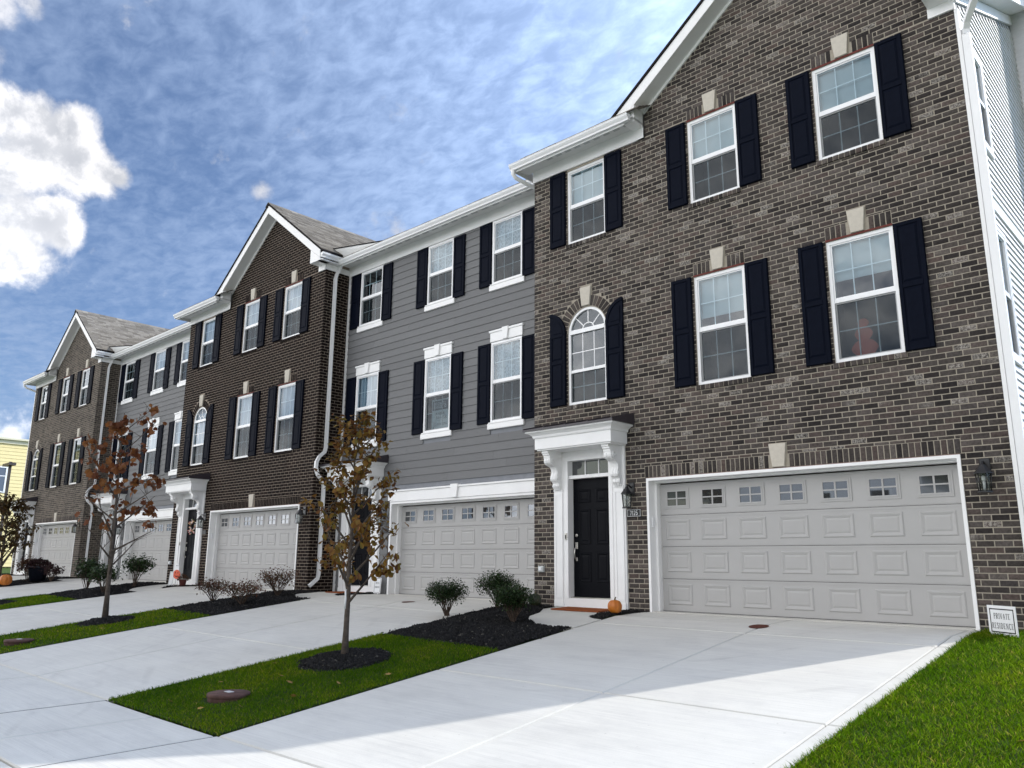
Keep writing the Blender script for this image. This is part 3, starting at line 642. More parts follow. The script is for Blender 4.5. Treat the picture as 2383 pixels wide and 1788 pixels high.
def sash_window(parent, x0, x1, z0, z1, y, cover=('roller_blind', .5), side=None):
    """double-hung window; cover = (material, drawn fraction)"""
    w, h = round(x1-x0, 3), round(z1-z0, 3); f = .072
    win = link('window', shared(('fr', w, h), lambda: frame_mesh(w, h).mesh('window', 'white_vinyl')), parent, (x0, y, z0))
    zm = h*.5
    link('upper_pane', shared(('up', w, h), lambda: quad(f, w-f, zm+.05, h-f, 0).mesh('upper_pane', 'glass')), win, (0, .030, 0))
    link('lower_pane', shared(('lp', w, h), lambda: quad(f, w-f, f, zm-.05, 0).mesh('lower_pane', 'glass')), win, (0, .048, 0))
    link('insect_screen', shared(('sc', w, h), lambda: quad(.05, w-.05, .05, zm-.03, 0).mesh('insect_screen', 'insect_screen')), win, (0, .016, 0))
    link('grille', shared(('gu', w, h), lambda: grille_mesh(f, w-f, zm+.05, h-f, 3, 2, .034).mesh('grille', 'white_vinyl')), win, (0, 0, 0))
    link('grille', shared(('gd', w, h), lambda: grille_mesh(f, w-f, f, zm-.05, 3, 2, .052).mesh('grille', 'white_vinyl')), win, (0, 0, 0))
    if cover:
        m_, fr = cover; zb = h-.04-(h-.08)*fr
        nm = 'roller_blind' if m_ == 'roller_blind' else 'curtain'
        def mk():
            b = MB(); n = 16
            if nm == 'curtain':
                xs = [.045+(w-.09)*i/n for i in range(n+1)]
                for i in range(n): b.add([(xs[i], .10+.012*math.sin(i*1.9), zb), (xs[i+1], .10+.012*math.sin((i+1)*1.9), zb), (xs[i+1], .10+.012*math.sin((i+1)*1.9), h-.04), (xs[i], .10+.012*math.sin(i*1.9), h-.04)], [(0,1,2,3)], 0, True)
            else:
                b.box(.05, w-.05, .10, .102, zb, h-.04); b.box(.05, w-.05, .094, .108, zb-.02, zb+.004)
            return b.mesh(nm, m_)
        link(nm, shared((nm, m_, w, h, fr), mk), win)
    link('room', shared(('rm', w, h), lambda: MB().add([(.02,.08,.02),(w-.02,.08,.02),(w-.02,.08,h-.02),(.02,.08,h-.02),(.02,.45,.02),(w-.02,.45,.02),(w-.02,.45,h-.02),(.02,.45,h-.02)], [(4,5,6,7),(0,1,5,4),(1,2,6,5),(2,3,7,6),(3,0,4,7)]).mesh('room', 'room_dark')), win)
    return win
def shutter(parent, x0, z0, h, y, w=.385, arch=0):
    """two-panel raised shutter; arch = +1/-1: quarter-round head, tall edge on the right/left"""
    r = w
    def body():
        mb = MB(); st = .055
        if not arch:
            mb.cbox(0, w, -.032, 0, 0, h, .005); return mb.mesh('shutter', 'shutter_navy')
        pts = [(0, 0), (w, 0)]
        hs = h-.45
        a = [(math.cos(t)*w, .45*math.sin(t)) for t in [math.pi/2*i/10 for i in range(11)]]     # quarter ellipse, tall at x=0
        if arch < 0: poly = [(0,0),(w,0)]+[(x, hs+z) for x, z in a]
        else: poly = [(0,0),(w,0)]+[(w-x, hs+z) for x, z in reversed(a)]
        mb.prism(poly, -.032, 0, 'y'); return mb.mesh('shutter', 'shutter_navy')
    s_ = link('shutter', shared(('sh', w, h, arch), body), parent, (x0, y, z0))
    def rail():
        mb = MB(); st = .058; zm_ = .50*h if not arch else .46*h
        for xx in ((0.004, st), (w-st, w-.004)): mb.cbox(xx[0], xx[1], -.046, -.032, .004, h-(.004 if not arch else .46), .004)
        mb.cbox(st, w-st, -.045, -.032, .004, .11, .004)
        if not arch: mb.cbox(st, w-st, -.045, -.032, h-st, h-.004, .004)
        mb.cbox(st, w-st, -.045, -.032, zm_-.036, zm_+.036, .004)
        if arch: mb.cbox(st, w-st, -.045, -.032, h-.50, h-.43, .004)
        return mb.mesh('rail', 'shutter_navy')
    link('rail', shared(('rl', w, h, arch), rail), s_)
    if arch:
        def rim():
            mb = MB(); hs = h-.45; o_ = []; i_ = []
            for q in range(11):
                t = math.pi/2*q/10; x, z = math.cos(t)*w, .45*math.sin(t); xi, zi = math.cos(t)*(w-.055), (.45-.06)*math.sin(t)
                if arch > 0: x, xi = w-x, w-xi
                o_.append((x, hs+z)); i_.append((xi, hs+zi))
            for q in range(10): 
                poly = [o_[q], o_[q+1], i_[q+1], i_[q]]; mb.prism(poly if arch < 0 else poly[::-1], -.045, -.032, 'y')
            return mb.mesh('rim', 'shutter_navy')
        link('rim', shared(('rim', w, h, arch), rim), s_)
    def panel(hh):
        mb = MB(); b = .028; ww = w-.145
        mb.add([(0,0,0),(ww,0,0),(ww,0,hh),(0,0,hh),(b,-.013,b),(ww-b,-.013,b),(ww-b,-.013,hh-b),(b,-.013,hh-b)], [(4,5,6,7),(0,1,5,4),(1,2,6,5),(2,3,7,6),(3,0,4,7)])
        return mb.mesh('raised_panel', 'shutter_navy')
    zm = .50*h if not arch else .46*h; top = h-.07 if not arch else h-.52
    for a, b in ((.125, zm-.05), (zm+.05, top)):
        hh = round(b-a, 3); link('raised_panel', shared(('pn', w, hh), lambda: panel(hh)), s_, (.0725, -.032, a))
    if arch:
        def qp():
            mb = MB(); e = [(math.cos(t)*(w-.13), .27*math.sin(t)) for t in [math.pi/2*i/8 for i in range(9)]]
            if arch < 0: poly = [(.06, h-.42)]+[(.06+x, h-.42+z) for x, z in e]
            else: poly = [(w-.06, h-.42)]+[(w-.06-x, h-.42+z) for x, z in e]
            mb.prism(poly, -.041, -.032, 'y'); return mb.mesh('raised_panel', 'shutter_navy')
        link('raised_panel', shared(('qp', w, h, arch), qp), s_)
    return s_
def keystone(parent, cx, z0, h=.355, wb=.185, wt=.265, y=-.035, mat='limestone', name='keystone'):
    def mk():
        mb = MB(); c = .008
        v = [(-wb/2,0.05,0),(wb/2,.05,0),(wt/2,.05,h),(-wt/2,.05,h)]
        v2 = [(-wb/2,y+c,0),(wb/2,y+c,0),(wt/2,y+c,h),(-wt/2,y+c,h)]; v3 = [(-wb/2+c,y,c),(wb/2-c,y,c),(wt/2-c,y,h-c),(-wt/2+c,y,h-c)]
        mb.add(v+v2+v3, [(8,9,10,11)]+[(4+i,4+(i+1)%4,8+(i+1)%4,8+i) for i in range(4)]+[(i,(i+1)%4,4+(i+1)%4,4+i) for i in range(4)])
        return mb.mesh(name, mat)
    return link(name, shared((name, h, wb, wt, y, mat), mk), parent, (cx, 0, z0))

BL, BH, MJ = .1892, .0654, .014; CRS = BH+MJ
def brick_mesh(l, h, vert, mat, seed):
    rnd = random.Random(seed); mb = MB(); c = .004; w_, h_ = (h, l) if vert else (l, h)
    d = lambda a: rnd.uniform(-a, a)
    v = [(0,.03,0),(w_,.03,0),(w_,.03,h_),(0,.03,h_),(0,c,0),(w_,c,0),(w_,c,h_),(0,c,h_)]
    v += [(c+abs(d(.004)),d(.002),c+abs(d(.003))),(w_-c-abs(d(.004)),d(.002),c+abs(d(.003))),(w_-c-abs(d(.004)),d(.002),h_-c-abs(d(.003))),(c+abs(d(.004)),d(.002),h_-c-abs(d(.003)))]
    mb.add(v, [(8,9,10,11)]+[(4+i,4+(i+1)%4,8+(i+1)%4,8+i) for i in range(4)]+[(i,(i+1)%4,4+(i+1)%4,4+i) for i in range(4)])
    return mb.mesh('brick', mat)
def bricks(parent, rects, mat, nobj, camlocal, wedges=()):
    """rects: (x0,x1,z0,z1); nearest full bricks become objects, the rest one mesh"""
    full = []; rest = []
    for r_ in rects:
        w, h = r_[1]-r_[0], r_[3]-r_[2]
        if abs(w-BL) < .002 and abs(h-BH) < .002: full.append((r_, 0))
        elif abs(h-BL) < .002 and abs(w-BH) < .002: full.append((r_, 1))
        else: rest.append(r_)
    full.sort(key=lambda q: (Vector((q[0][0], 0, q[0][2]))-camlocal).length)
    for i, (r_, vert) in enumerate(full[:nobj]):
        me = shared(('brick', mat, vert, i % 6), lambda: brick_mesh(BL, BH, vert, mat, i % 6+17*vert))
        link('brick', me, parent, (r_[0], random.uniform(-.002, .002), r_[2]))
    rest += [q[0] for q in full[nobj:]]
    n = len(rest); a = np.array(rest); c = .004; rn = lambda s_: (np.random.rand(n)-.5)*2*s_
    yj = rn(.002)
    def cv(x, y, z): return np.stack([x, y, z], 1)
    x0, x1, z0, z1 = a.T; o = np.zeros(n)
    cs = []
    for y_, ins in ((.03, 0), (c, 0)):
        for xx, zz_ in ((x0, z0), (x1, z0), (x1, z1), (x0, z1)): cs.append(cv(xx, o+y_, zz_))
    for xx, zz_, sx, sz in ((x0, z0, 1, 1), (x1, z0, -1, 1), (x1, z1, -1, -1), (x0, z1, 1, -1)):
        cs.append(cv(xx+sx*(c+np.abs(rn(.004))), yj+rn(.0015), zz_+sz*(c+np.abs(rn(.003)))))
    V = np.stack(cs, 1).reshape(-1, 3); i = np.arange(n)[:,None]*12
    fs = [(8,9,10,11)]+[(4+q,4+(q+1)%4,8+(q+1)%4,8+q) for q in range(4)]+[(q,(q+1)%4,4+(q+1)%4,4+q) for q in range(4)]
    F = np.concatenate([i+np.array([t]) for t in fs], 0)
    ob = npmesh('brickwork', V, F, mat, parent, 'stuff')
    for q, wd in enumerate(wedges):
        mb = MB(); mb.prism(wd, .0, .03, 'y'); mb.build('brick', mat, parent)
    return ob
def lay(x0, x1, z0, z1, blocked, clip=None):
    """running bond; blocked = rects (xa,xb,za,zb) or functions of the course; bricks are cut to what is left"""
    out = []; k_ = 0; z = z0
    def sub(iv, a, b):
        nv = []
        for p, q in iv:
            if b <= p or a >= q: nv.append((p, q))
            else:
                if a-p > .02: nv.append((p, a-.004))
                if q-b > .02: nv.append((b+.004, q))
        return nv
    def run(iv, off, za, zb):
        for p, q in iv:
            i = math.floor((p-x0-off)/(BL+MJ)); seg = []
            while True:
                a = x0+off+i*(BL+MJ); b = a+BL; i += 1
                if a >= q: break
                aa, bb = max(a, p), min(b, q)
                if bb-aa > .004: seg.append([aa, bb])
            if len(seg) > 1 and seg[-1][1]-seg[-1][0] < .04: seg[-2][1] = seg[-1][1]; seg.pop()
            if len(seg) > 1 and seg[0][1]-seg[0][0] < .04: seg[1][0] = seg[0][0]; seg.pop(0)
            if seg and q-seg[-1][1] < .03: seg[-1][1] = q
            out.extend((a, b, za, zb) for a, b in seg)
    while z < z1-.02:
        zt_ = min(z+BH, z1); base = [(x0, x1)]
        if clip:
            lo, hi = clip(z, z+BH); base = [(max(x0, lo), min(x1, hi))] if hi-lo > .05 else []
        iv = list(base); part = []; fn = []
        for bf in blocked:
            if callable(bf): fn += bf(z, zt_); continue
            xa, xb, za, zb = bf
            if zb <= z+.006 or za >= zt_-.006: continue
            iv = sub(iv, xa, xb)
            if za > z+.022: part.append((xa, xb, z, za-.006))
            if zb < zt_-.022: part.append((xa, xb, zb+.006, zt_))
        for a, b in fn: iv = sub(iv, a, b)
        off = (BL+MJ)/2*(k_ % 2)+random.uniform(-.004, .004)
        run(iv, off, z, zt_)
        for xa, xb, za, zb in part:
            pv = [(max(xa, x0), min(xb, x1))]
            for bf in blocked:
                if not callable(bf) and bf != (xa, xb) and bf[3] > za+.004 and bf[2] < zb-.004: pv = sub(pv, bf[0], bf[1])
            for a, b in fn: pv = sub(pv, a, b)
            if base: run([(max(p, base[0][0]), min(q, base[0][1])) for p, q in pv if min(q, base[0][1])-max(p, base[0][0]) > .03], off, za, zb)
        z += CRS; k_ += 1
    return out
def rblk(x0, x1, z0, z1): return (x0, x1, z0, z1)
def soldiers(x0, x1, z0, skip=None):
    n = int(round((x1-x0)/CRS)); st = (x1-x0)/n; out = []
    for i in range(n):
        a = x0+i*st+MJ/2; b = a+BH
        if skip and b > skip[0] and a < skip[1]: continue
        out.append((a, b, z0+.004, z0+.004+BL))
    return out
def wall_cells(mb, x0, x1, z0, z1, ops, y0, y1):
    xs = sorted({x0, x1} | {q for o in ops for q in o[:2] if x0 < q < x1}); zs = sorted({z0, z1} | {q for o in ops for q in o[2:] if z0 < q < z1})
    for j in range(len(zs)-1):
        run = None
        for i in range(len(xs)):
            solid = False
            if i < len(xs)-1:
                cx, cz = (xs[i]+xs[i+1])/2, (zs[j]+zs[j+1])/2
                solid = not any(o[0] < cx < o[1] and o[2] < cz < o[3] for o in ops)
            if solid and run is None: run = xs[i]
            if not solid and run is not None: mb.box(run, xs[i], y0, y1, zs[j], zs[j+1]); run = None

def garage_door(parent, x0, x1, y, ht=2.16, z0=.015):
    w = x1-x0; mb = MB(); hs = ht/4
    mb.box(x0-.03, x1+.03, y+.03, y+.05, z0, z0+ht)
    d = mb.build('garage_door', 'joint_dark', parent)
    def sec(): 
        q = MB(); q.box(0, w+.06, .0, .03, .0, hs-.006); q.box(0, w+.06, -.004, 0, .012, .030); q.box(0, w+.06, -.004, 0, hs-.04, hs-.022); return q.mesh('section', 'garage_grey')
    me = shared(('sec', round(w, 2)), sec)
    pw = .46; pitch = w/7
    def pan(ph):
        q = MB(); rr = [(0, 0), (.014, -.012), (.026, -.012), (.060, .0), (.085, -.007)]
        vs = []
        for ins, yy in rr: vs += [(ins, yy, ins), (pw-ins, yy, ins), (pw-ins, yy, ph-ins), (ins, yy, ph-ins)]
        fs = [(4*k_+i, 4*k_+(i+1) % 4, 4*k_+4+(i+1) % 4, 4*k_+4+i) for k_ in range(4) for i in range(4)]+[(16,17,18,19)]
        q.add(vs, fs); return q.mesh('raised_panel', 'garage_grey')
    for r_ in range(4):
        link('section', me, d, (x0-.03, y, z0+r_*hs))
        for c in range(7):
            cx = x0+pitch*(c+.5)-pw/2
            if r_ < 3: link('raised_panel', shared('gpan', lambda: pan(.335)), d, (cx, y, z0+r_*hs+.105))
            else:
                def gw():
                    q = MB(); a, b = pw, .335
                    q.box(0, a, -.010, 0, 0, .03); q.box(0, a, -.010, 0, b-.03, b); q.box(0, .03, -.010, 0, .03, b-.03); q.box(a-.03, a, -.010, 0, .03, b-.03)
                    q.box(.03, a-.03, -.016, 0, .03, .052); q.box(.03, a-.03, -.016, 0, b-.052, b-.03); q.box(.03, .052, -.016, 0, .052, b-.052); q.box(a-.052, a-.03, -.016, 0, .052, b-.052)
                    q.box(a/2-.012, a/2+.012, -.014, 0, .052, b-.052); q.box(.052, a-.052, -.0135, 0, b/2-.010, b/2+.010); return q.mesh('window_frame', 'garage_grey')
                link('window_frame', shared('gwf', gw), d, (cx, y-.001, z0+r_*hs+.10))
                for (a, b, c_, e) in ((.052, pw/2-.012, .052, .1575), (pw/2+.012, pw-.052, .052, .1575), (.052, pw/2-.012, .1775, .283), (pw/2+.012, pw-.052, .1775, .283)):
                    link('window_pane', shared(('gp', a, c_), lambda: quad(a, b, c_, e).mesh('window_pane', 'glass_dark')), d, (cx, y-.006, z0+r_*hs+.10))
    sl_ = MB(); sl_.box(x0, x1, y-.012, y+.03, z0-.028, z0+.004); sl_.build('weather_seal', 'plastic_black', d)
    return d

def entry(parent, c, y, key='std'):
    """door surround, transom, six-panel door, canopy on scrolled brackets; c = centre x"""
    x0, x1 = c-.80, c+.80; ox0, ox1 = c-.46, c+.46
    s_ = MB(); s_.box(x0, ox0-.075, y-.03, y+.02, 0, 2.80); s_.box(ox1+.075, x1, y-.03, y+.02, 0, 2.80); s_.box(ox0-.075, ox1+.075, y-.03, y+.02, 2.66, 2.80)
    s_.box(ox0-.075, ox1+.075, y-.03, y+.10, 0, .165)
    sur = s_.build('door_surround', 'white_trim', parent)
    f = MB()
    for a, b in ((ox0-.075, ox0), (ox1, ox1+.075)): f.box(a, b, y-.045, y+.16, .165, 2.66)
    f.box(ox0, ox1, y-.045, y+.16, 2.60, 2.66); f.box(ox0, ox1, y+.0, y+.16, 2.275, 2.335); f.build('door_frame', 'white_trim', sur)
    for a in (x0+.015, ox1+.105):
        p = MB(); p.box(a, a+.215, y-.055, y-.03, .02, .12); p.box(a+.012, a+.203, y-.045, y-.03, .12, 2.06)
        p.box(a+.012, a+.045, y-.055, y-.045, .16, 2.02); p.box(a+.170, a+.203, y-.055, y-.045, .16, 2.02); p.box(a+.045, a+.170, y-.055, y-.045, .16, .20); p.box(a+.045, a+.170, y-.055, y-.045, 1.98, 2.02)
        p.box(a, a+.215, y-.058, y-.03, 2.06, 2.09)
        p.build('pilaster', 'white_trim', sur)
    th = MB(); th.box(ox0, ox1, y+.02, y+.16, .165, .185); th.build('threshold', 'nickel', sur)
    quad(ox0, ox1, 2.335, 2.60, y+.10).build('transom_pane', 'glass_dark', sur)
    g_ = MB()
    for i in (1, 2): xx = ox0+(ox1-ox0)*i/3; g_.box(xx-.009, xx+.009, y+.085, y+.098, 2.335, 2.60)
    g_.build('transom_bar', 'white_trim', sur)
    # door leaf
    d = MB(); d.box(ox0+.004, ox1-.004, y+.115, y+.155, .187, 2.273); door = d.build('door', 'door_black', parent)
    def pnl(w, h):
        q = MB(); rr = [(0, 0), (.010, -.010), (.022, -.010), (.045, .004), (.075, -.004)]
        vs = []
        for ins, yy in rr: vs += [(ins, yy, ins), (w-ins, yy, ins), (w-ins, yy, h-ins), (ins, yy, h-ins)]
        q.add(vs, [(4*k_+i, 4*k_+(i+1) % 4, 4*k_+4+(i+1) % 4, 4*k_+4+i) for k_ in range(4) for i in range(4)]+[(16,17,18,19)]); return q.mesh('door_panel', 'door_black')
    for zz0, hh in ((.44, .52), (1.10, .62), (1.84, .24)):
        for xx in (ox0+.13, ox1-.13-.27): link('door_panel', shared(('dp', hh), lambda: pnl(.27, hh)), door, (xx, y+.114, zz0))
    h_ = MB(); hx = ox0+.075
    h_.lathe([(.030, 0), (.030, .012), (.020, .016)], seg=14)
    dl = h_.build('deadbolt', 'nickel', door, (hx, y+.115, 1.26)); dl.rotation_euler = (R(90), 0, 0)
    h2 = MB(); h2.cbox(hx-.028, hx+.028, y+.098, y+.116, 1.02, 1.14, .006); h2.tube([(hx, y+.10, 1.05), (hx, y+.06, 1.03), (hx, y+.045, .95), (hx, y+.06, .86), (hx, y+.10, .84)], .010, 8); h2.cbox(hx-.018, hx+.018, y+.10, y+.116, .81, .87, .004)
    h2.build('handle', 'nickel', door)
    # canopy
    b = MB(); bx0, bx1 = c-.86, c+.86
    b.box(bx0, bx1, y-.50, y-.02, 2.80, 3.00); b.box(bx0+.03, bx1-.03, y-.47, y-.02, 2.775, 2.80)
    can = b.build('door_canopy', 'white_trim', parent)
    cr = MB(); prof = [(0, 3.0), (.02, 3.0), (.03, 3.02), (.035, 3.045), (.07, 3.075), (.115, 3.095), (.13, 3.10), (.13, 3.125), (0, 3.125)]
    o = len(cr.v); n = len(prof)
    for px, py_ in ((-1, 0), (-1, -1), (1, -1), (1, 0)):
        for e, zz_ in prof: cr.v.append(((bx0-e) if px < 0 else (bx1+e), (y-.02) if py_ == 0 else (y-.50-e), zz_))
    for k_ in range(3):
        for i in range(n): j = (i+1) % n; cr.f.append((k_*n+i, k_*n+n+i, k_*n+n+j, k_*n+j)); cr.m.append(0); cr.sm.append(False)
    cr.build('crown_molding', 'white_trim', can)
    rf = MB(); ra, rb_ = bx0-.16, bx1+.16
    rf.prism([(y-.665, 3.127), (y-.665, 3.158), (y-.012, 3.315), (y-.012, 3.127)], ra, rb_, 'x'); roof = rf.build('canopy_roof', 'metal_roof', can)
    sm_ = MB()
    for i in range(5): 
        xx = ra+.02+(rb_-ra-.04)*i/4; sm_.prism([(y-.668, 3.152), (y-.668, 3.178), (y-.012, 3.336), (y-.012, 3.31)], xx-.008, xx+.008, 'x')
    sm_.build('standing_seam', 'metal_roof', can)
    # brackets: S-scroll side profile
    def brk():
        q = MB(); wd = .15
        outer = [(-.40, 2.775), (-.40, 2.735), (-.375, 2.725), (-.375, 2.70), (-.345, 2.69), (-.345, 2.665)]
        outer += [(-.235+.105*math.cos(R(a)), 2.60+.085*math.sin(R(a))) for a in (160, 185, 210, 235, 262)]
        outer += [(-.165, 2.49), (-.135, 2.45), (-.125, 2.40), (-.135, 2.36), (-.155, 2.32), (-.160, 2.28), (-.145, 2.245), (-.11, 2.225), (-.085, 2.20), (-.085, 2.17), (-.10, 2.165), (-.10, 2.145), (-.06, 2.10), (-.055, 2.085)]
        poly = outer+[(0, 2.085), (0, 2.775)]
        q.prism(poly, 0, wd, 'x')
        ins = [(a-.010 if a < -.04 else a, b_) for a, b_ in outer[6:]]
        q.prism(ins+[(0, 2.085), (0, 2.68)], .030, .060, 'x'); q.prism(ins+[(0, 2.085), (0, 2.68)], wd-.060, wd-.030, 'x')
        return q.mesh('bracket', 'white_trim')
    def scr():
        q = MB()
        for cy, cz_, rr in ((-.245, 2.60, .060), (-.115, 2.29, .032)):
            pts = [(cy+rr*math.cos(a)*(1-a/16), 0, cz_+rr*math.sin(a)*(1-a/16)) for a in [k_*.55 for k_ in range(24)]]
            for sx in (-.004, .154): q.tube([(sx, p[0], p[2]) for p in pts], .010, 6)
        return q.mesh('scroll', 'white_trim')
    for a in (x0+.045, x1-.045-.15):
        bk = link('bracket', shared('brk', brk), can, (a, y-.03, 0)); link('scroll', shared('scr', scr), can, (a, y-.03, 0))
    return sur
def bell(parent, x, y, z):
    b = MB(); b.cbox(x-.022, x+.022, y-.022, y, z-.058, z+.058, .004); o = b.build('doorbell', 'nickel', parent)
    b = MB(); b.box(x-.012, x+.012, y-.025, y-.021, z-.045, z+.03); b.build('button', 'plastic_black', o)
def keypad(parent, x, y, z):
    b = MB(); b.cbox(x-.03, x+.03, y-.03, y, z-.085, z+.085, .010); b.build('keypad', 'plastic_white', parent)
def outlet(parent, x, y, z):
    b = MB(); b.cbox(x-.065, x+.065, y-.055, y, z-.055, z+.055, .015); o = b.build('outlet_cover', 'clear_box', parent)
    b = MB(); b.cbox(x-.035, x+.035, y-.068, y-.054, z-.03, z+.03, .006); b.build('flap', 'plastic_white', o)
def gutter(parent, a, b, z, axis='x', off=0.0, sgn=-1, name='gutter', cap=True):
    """K-style gutter; profile grows outwards from `off` in direction sgn on the other axis"""
    prof = [(0, -.115), (.062, -.115), (.070, -.085), (.095, -.055), (.112, -.03), (.112, -.004), (.120, -.004), (.120, .006), (.104, .006), (.104, -.03), (.06, -.100), (.008, -.104), (.008, .004), (0, .004)]
    mb = MB(); n = len(prof); o = 0
    for t in (a, b):
        for d, dz in prof: mb.v.append((t, off+sgn*d, z+dz) if axis == 'x' else (off+sgn*d, t, z+dz))
    for i in range(n): j = (i+1) % n; mb.f.append((i, j, n+j, n+i)); mb.m.append(0); mb.sm.append(False)
    for t, fl in ((0, 1), (n, 0)):
        idx = [t+i for i in (0, 1, 2, 3, 4, 5, 6, 7, 8, 13)]; mb.f.append(tuple(idx if fl else idx[::-1])); mb.m.append(0); mb.sm.append(False)
    return mb.build(name, 'white_vinyl', parent)
def vents(parent, a, b, n, y0, y1, z):
    st = (b-a)/n
    for i in range(n):
        me = shared(('vent', round(st, 3), round(y1-y0, 3)), lambda: MB().box(0, st*.58, 0, y1-y0, -.004, .002).mesh('soffit_vent', 'vent_grey'))
        link('soffit_vent', me, parent, (a+i*st+st*.2, y0, z))
def shingles(parent, fn, L, Wd, mat='shingle', ex=.142, tw=.32):
    """fn(u along eave, v up slope, h above plane)->xyz; one joined part"""
    V = []; F = []; k_ = 0; v = 0.0
    while v < L:
        u = -random.uniform(0, tw)
        while u < Wd:
            w = tw*random.choice((.5, .7, .85, 1.0, 1.0)); u0, u1 = max(0, u), min(Wd, u+w-.004)
            if u1-u0 > .03:
                t = random.choice((.006, .010, .012)); v1 = min(L, v+ex+.01); o = len(V)
                V += [fn(u0, v, t+.004), fn(u1, v, t+.004), fn(u1, v1, .003), fn(u0, v1, .003), fn(u0, v, 0), fn(u1, v, 0)]
                F += [(o, o+1, o+2, o+3), (o+4, o+5, o+1, o)]
            u += w
        v += ex
    return npmesh('shingles', V, F, mat, parent, 'stuff')

k = NT('glass_dark', 0.03, 0.5); k.t.nodes.remove(k.b); out = k.t.nodes['Material Output']
gl = k.n('ShaderNodeBsdfGlossy'); gl.inputs['Roughness'].default_value = 0.02; gl.inputs['Color'].default_value = (.9, .95, 1, 1)
df = k.n('ShaderNodeBsdfDiffuse'); df.inputs['Color'].default_value = (.035, .036, .036, 1)
fr = k.n('ShaderNodeFresnel'); fr.inputs['IOR'].default_value = 1.6
ad = k.n('ShaderNodeMath', operation='MULTIPLY_ADD'); k.l(fr.outputs[0], ad.inputs[0]); ad.inputs[1].default_value = 1.2; ad.inputs[2].default_value = 0.06; ad.use_clamp = True
ms = k.n('ShaderNodeMixShader'); k.l(ad.outputs[0], ms.inputs[0]); k.l(df.outputs[0], ms.inputs[1]); k.l(gl.outputs[0], ms.inputs[2]); k.l(ms.outputs[0], out.inputs[0])

# ------------------------------------------------------------------ lantern
def lantern_proto():
    t = thing('wall_lantern', 'x', 'lamp')
    b = MB(); b.cbox(-.055, .055, -.02, 0, .10, .30, .008); b.tube([(0, -.02, .22), (0, -.07, .255), (0, -.12, .245), (0, -.135, .20)], .012, 8); b.build('bracket', 'black_metal', t)
    c = MB(); c.lathe([(.098, .115), (.098, .122), (.075, .150), (.048, .185), (.03, .215), (.012, .232)], (0, -.135, 0), 6, smooth=False); c.build('cap', 'black_metal', t)
    d = MB()
    for i in range(6):
        a = math.pi/3*i; d.tube([(.062*math.cos(a), -.135+.062*math.sin(a), -.075), (.080*math.cos(a), -.135+.080*math.sin(a), .118)], .006, 5)
    d.lathe([(.078, -.095), (.078, -.080), (.064, -.072)], (0, -.135, 0), 6, smooth=False); d.build('cage', 'black_metal', t)
    e = MB(); e.lathe([(.056, -.072), (.072, .112)], (0, -.135, 0), 6, smooth=False); e.build('glass_shade', 'lamp_pane', t)
    f_ = MB(); f_.tube([(0, -.135, -.07), (0, -.135, .03)], .014, 8); f_.lathe([(.014, .03), (.024, .05), (.022, .08), (.006, .10)], (0, -.135, 0), 10); f_.build('bulb', 'lamp_glass_body', t)
    return t
_lan = []
def lantern(x, y, z, label, s_=1.0):
    o = lantern_proto() if not _lan else copytree(_lan[0])
    if not _lan: _lan.append(o)
    o.location = (x, y, z-.03); o.scale = (1.12, 1.12, 1.12); o['label'] = label; o['category'] = 'lamp'; o['group'] = 'black wall lanterns beside the doors and garages'; return o

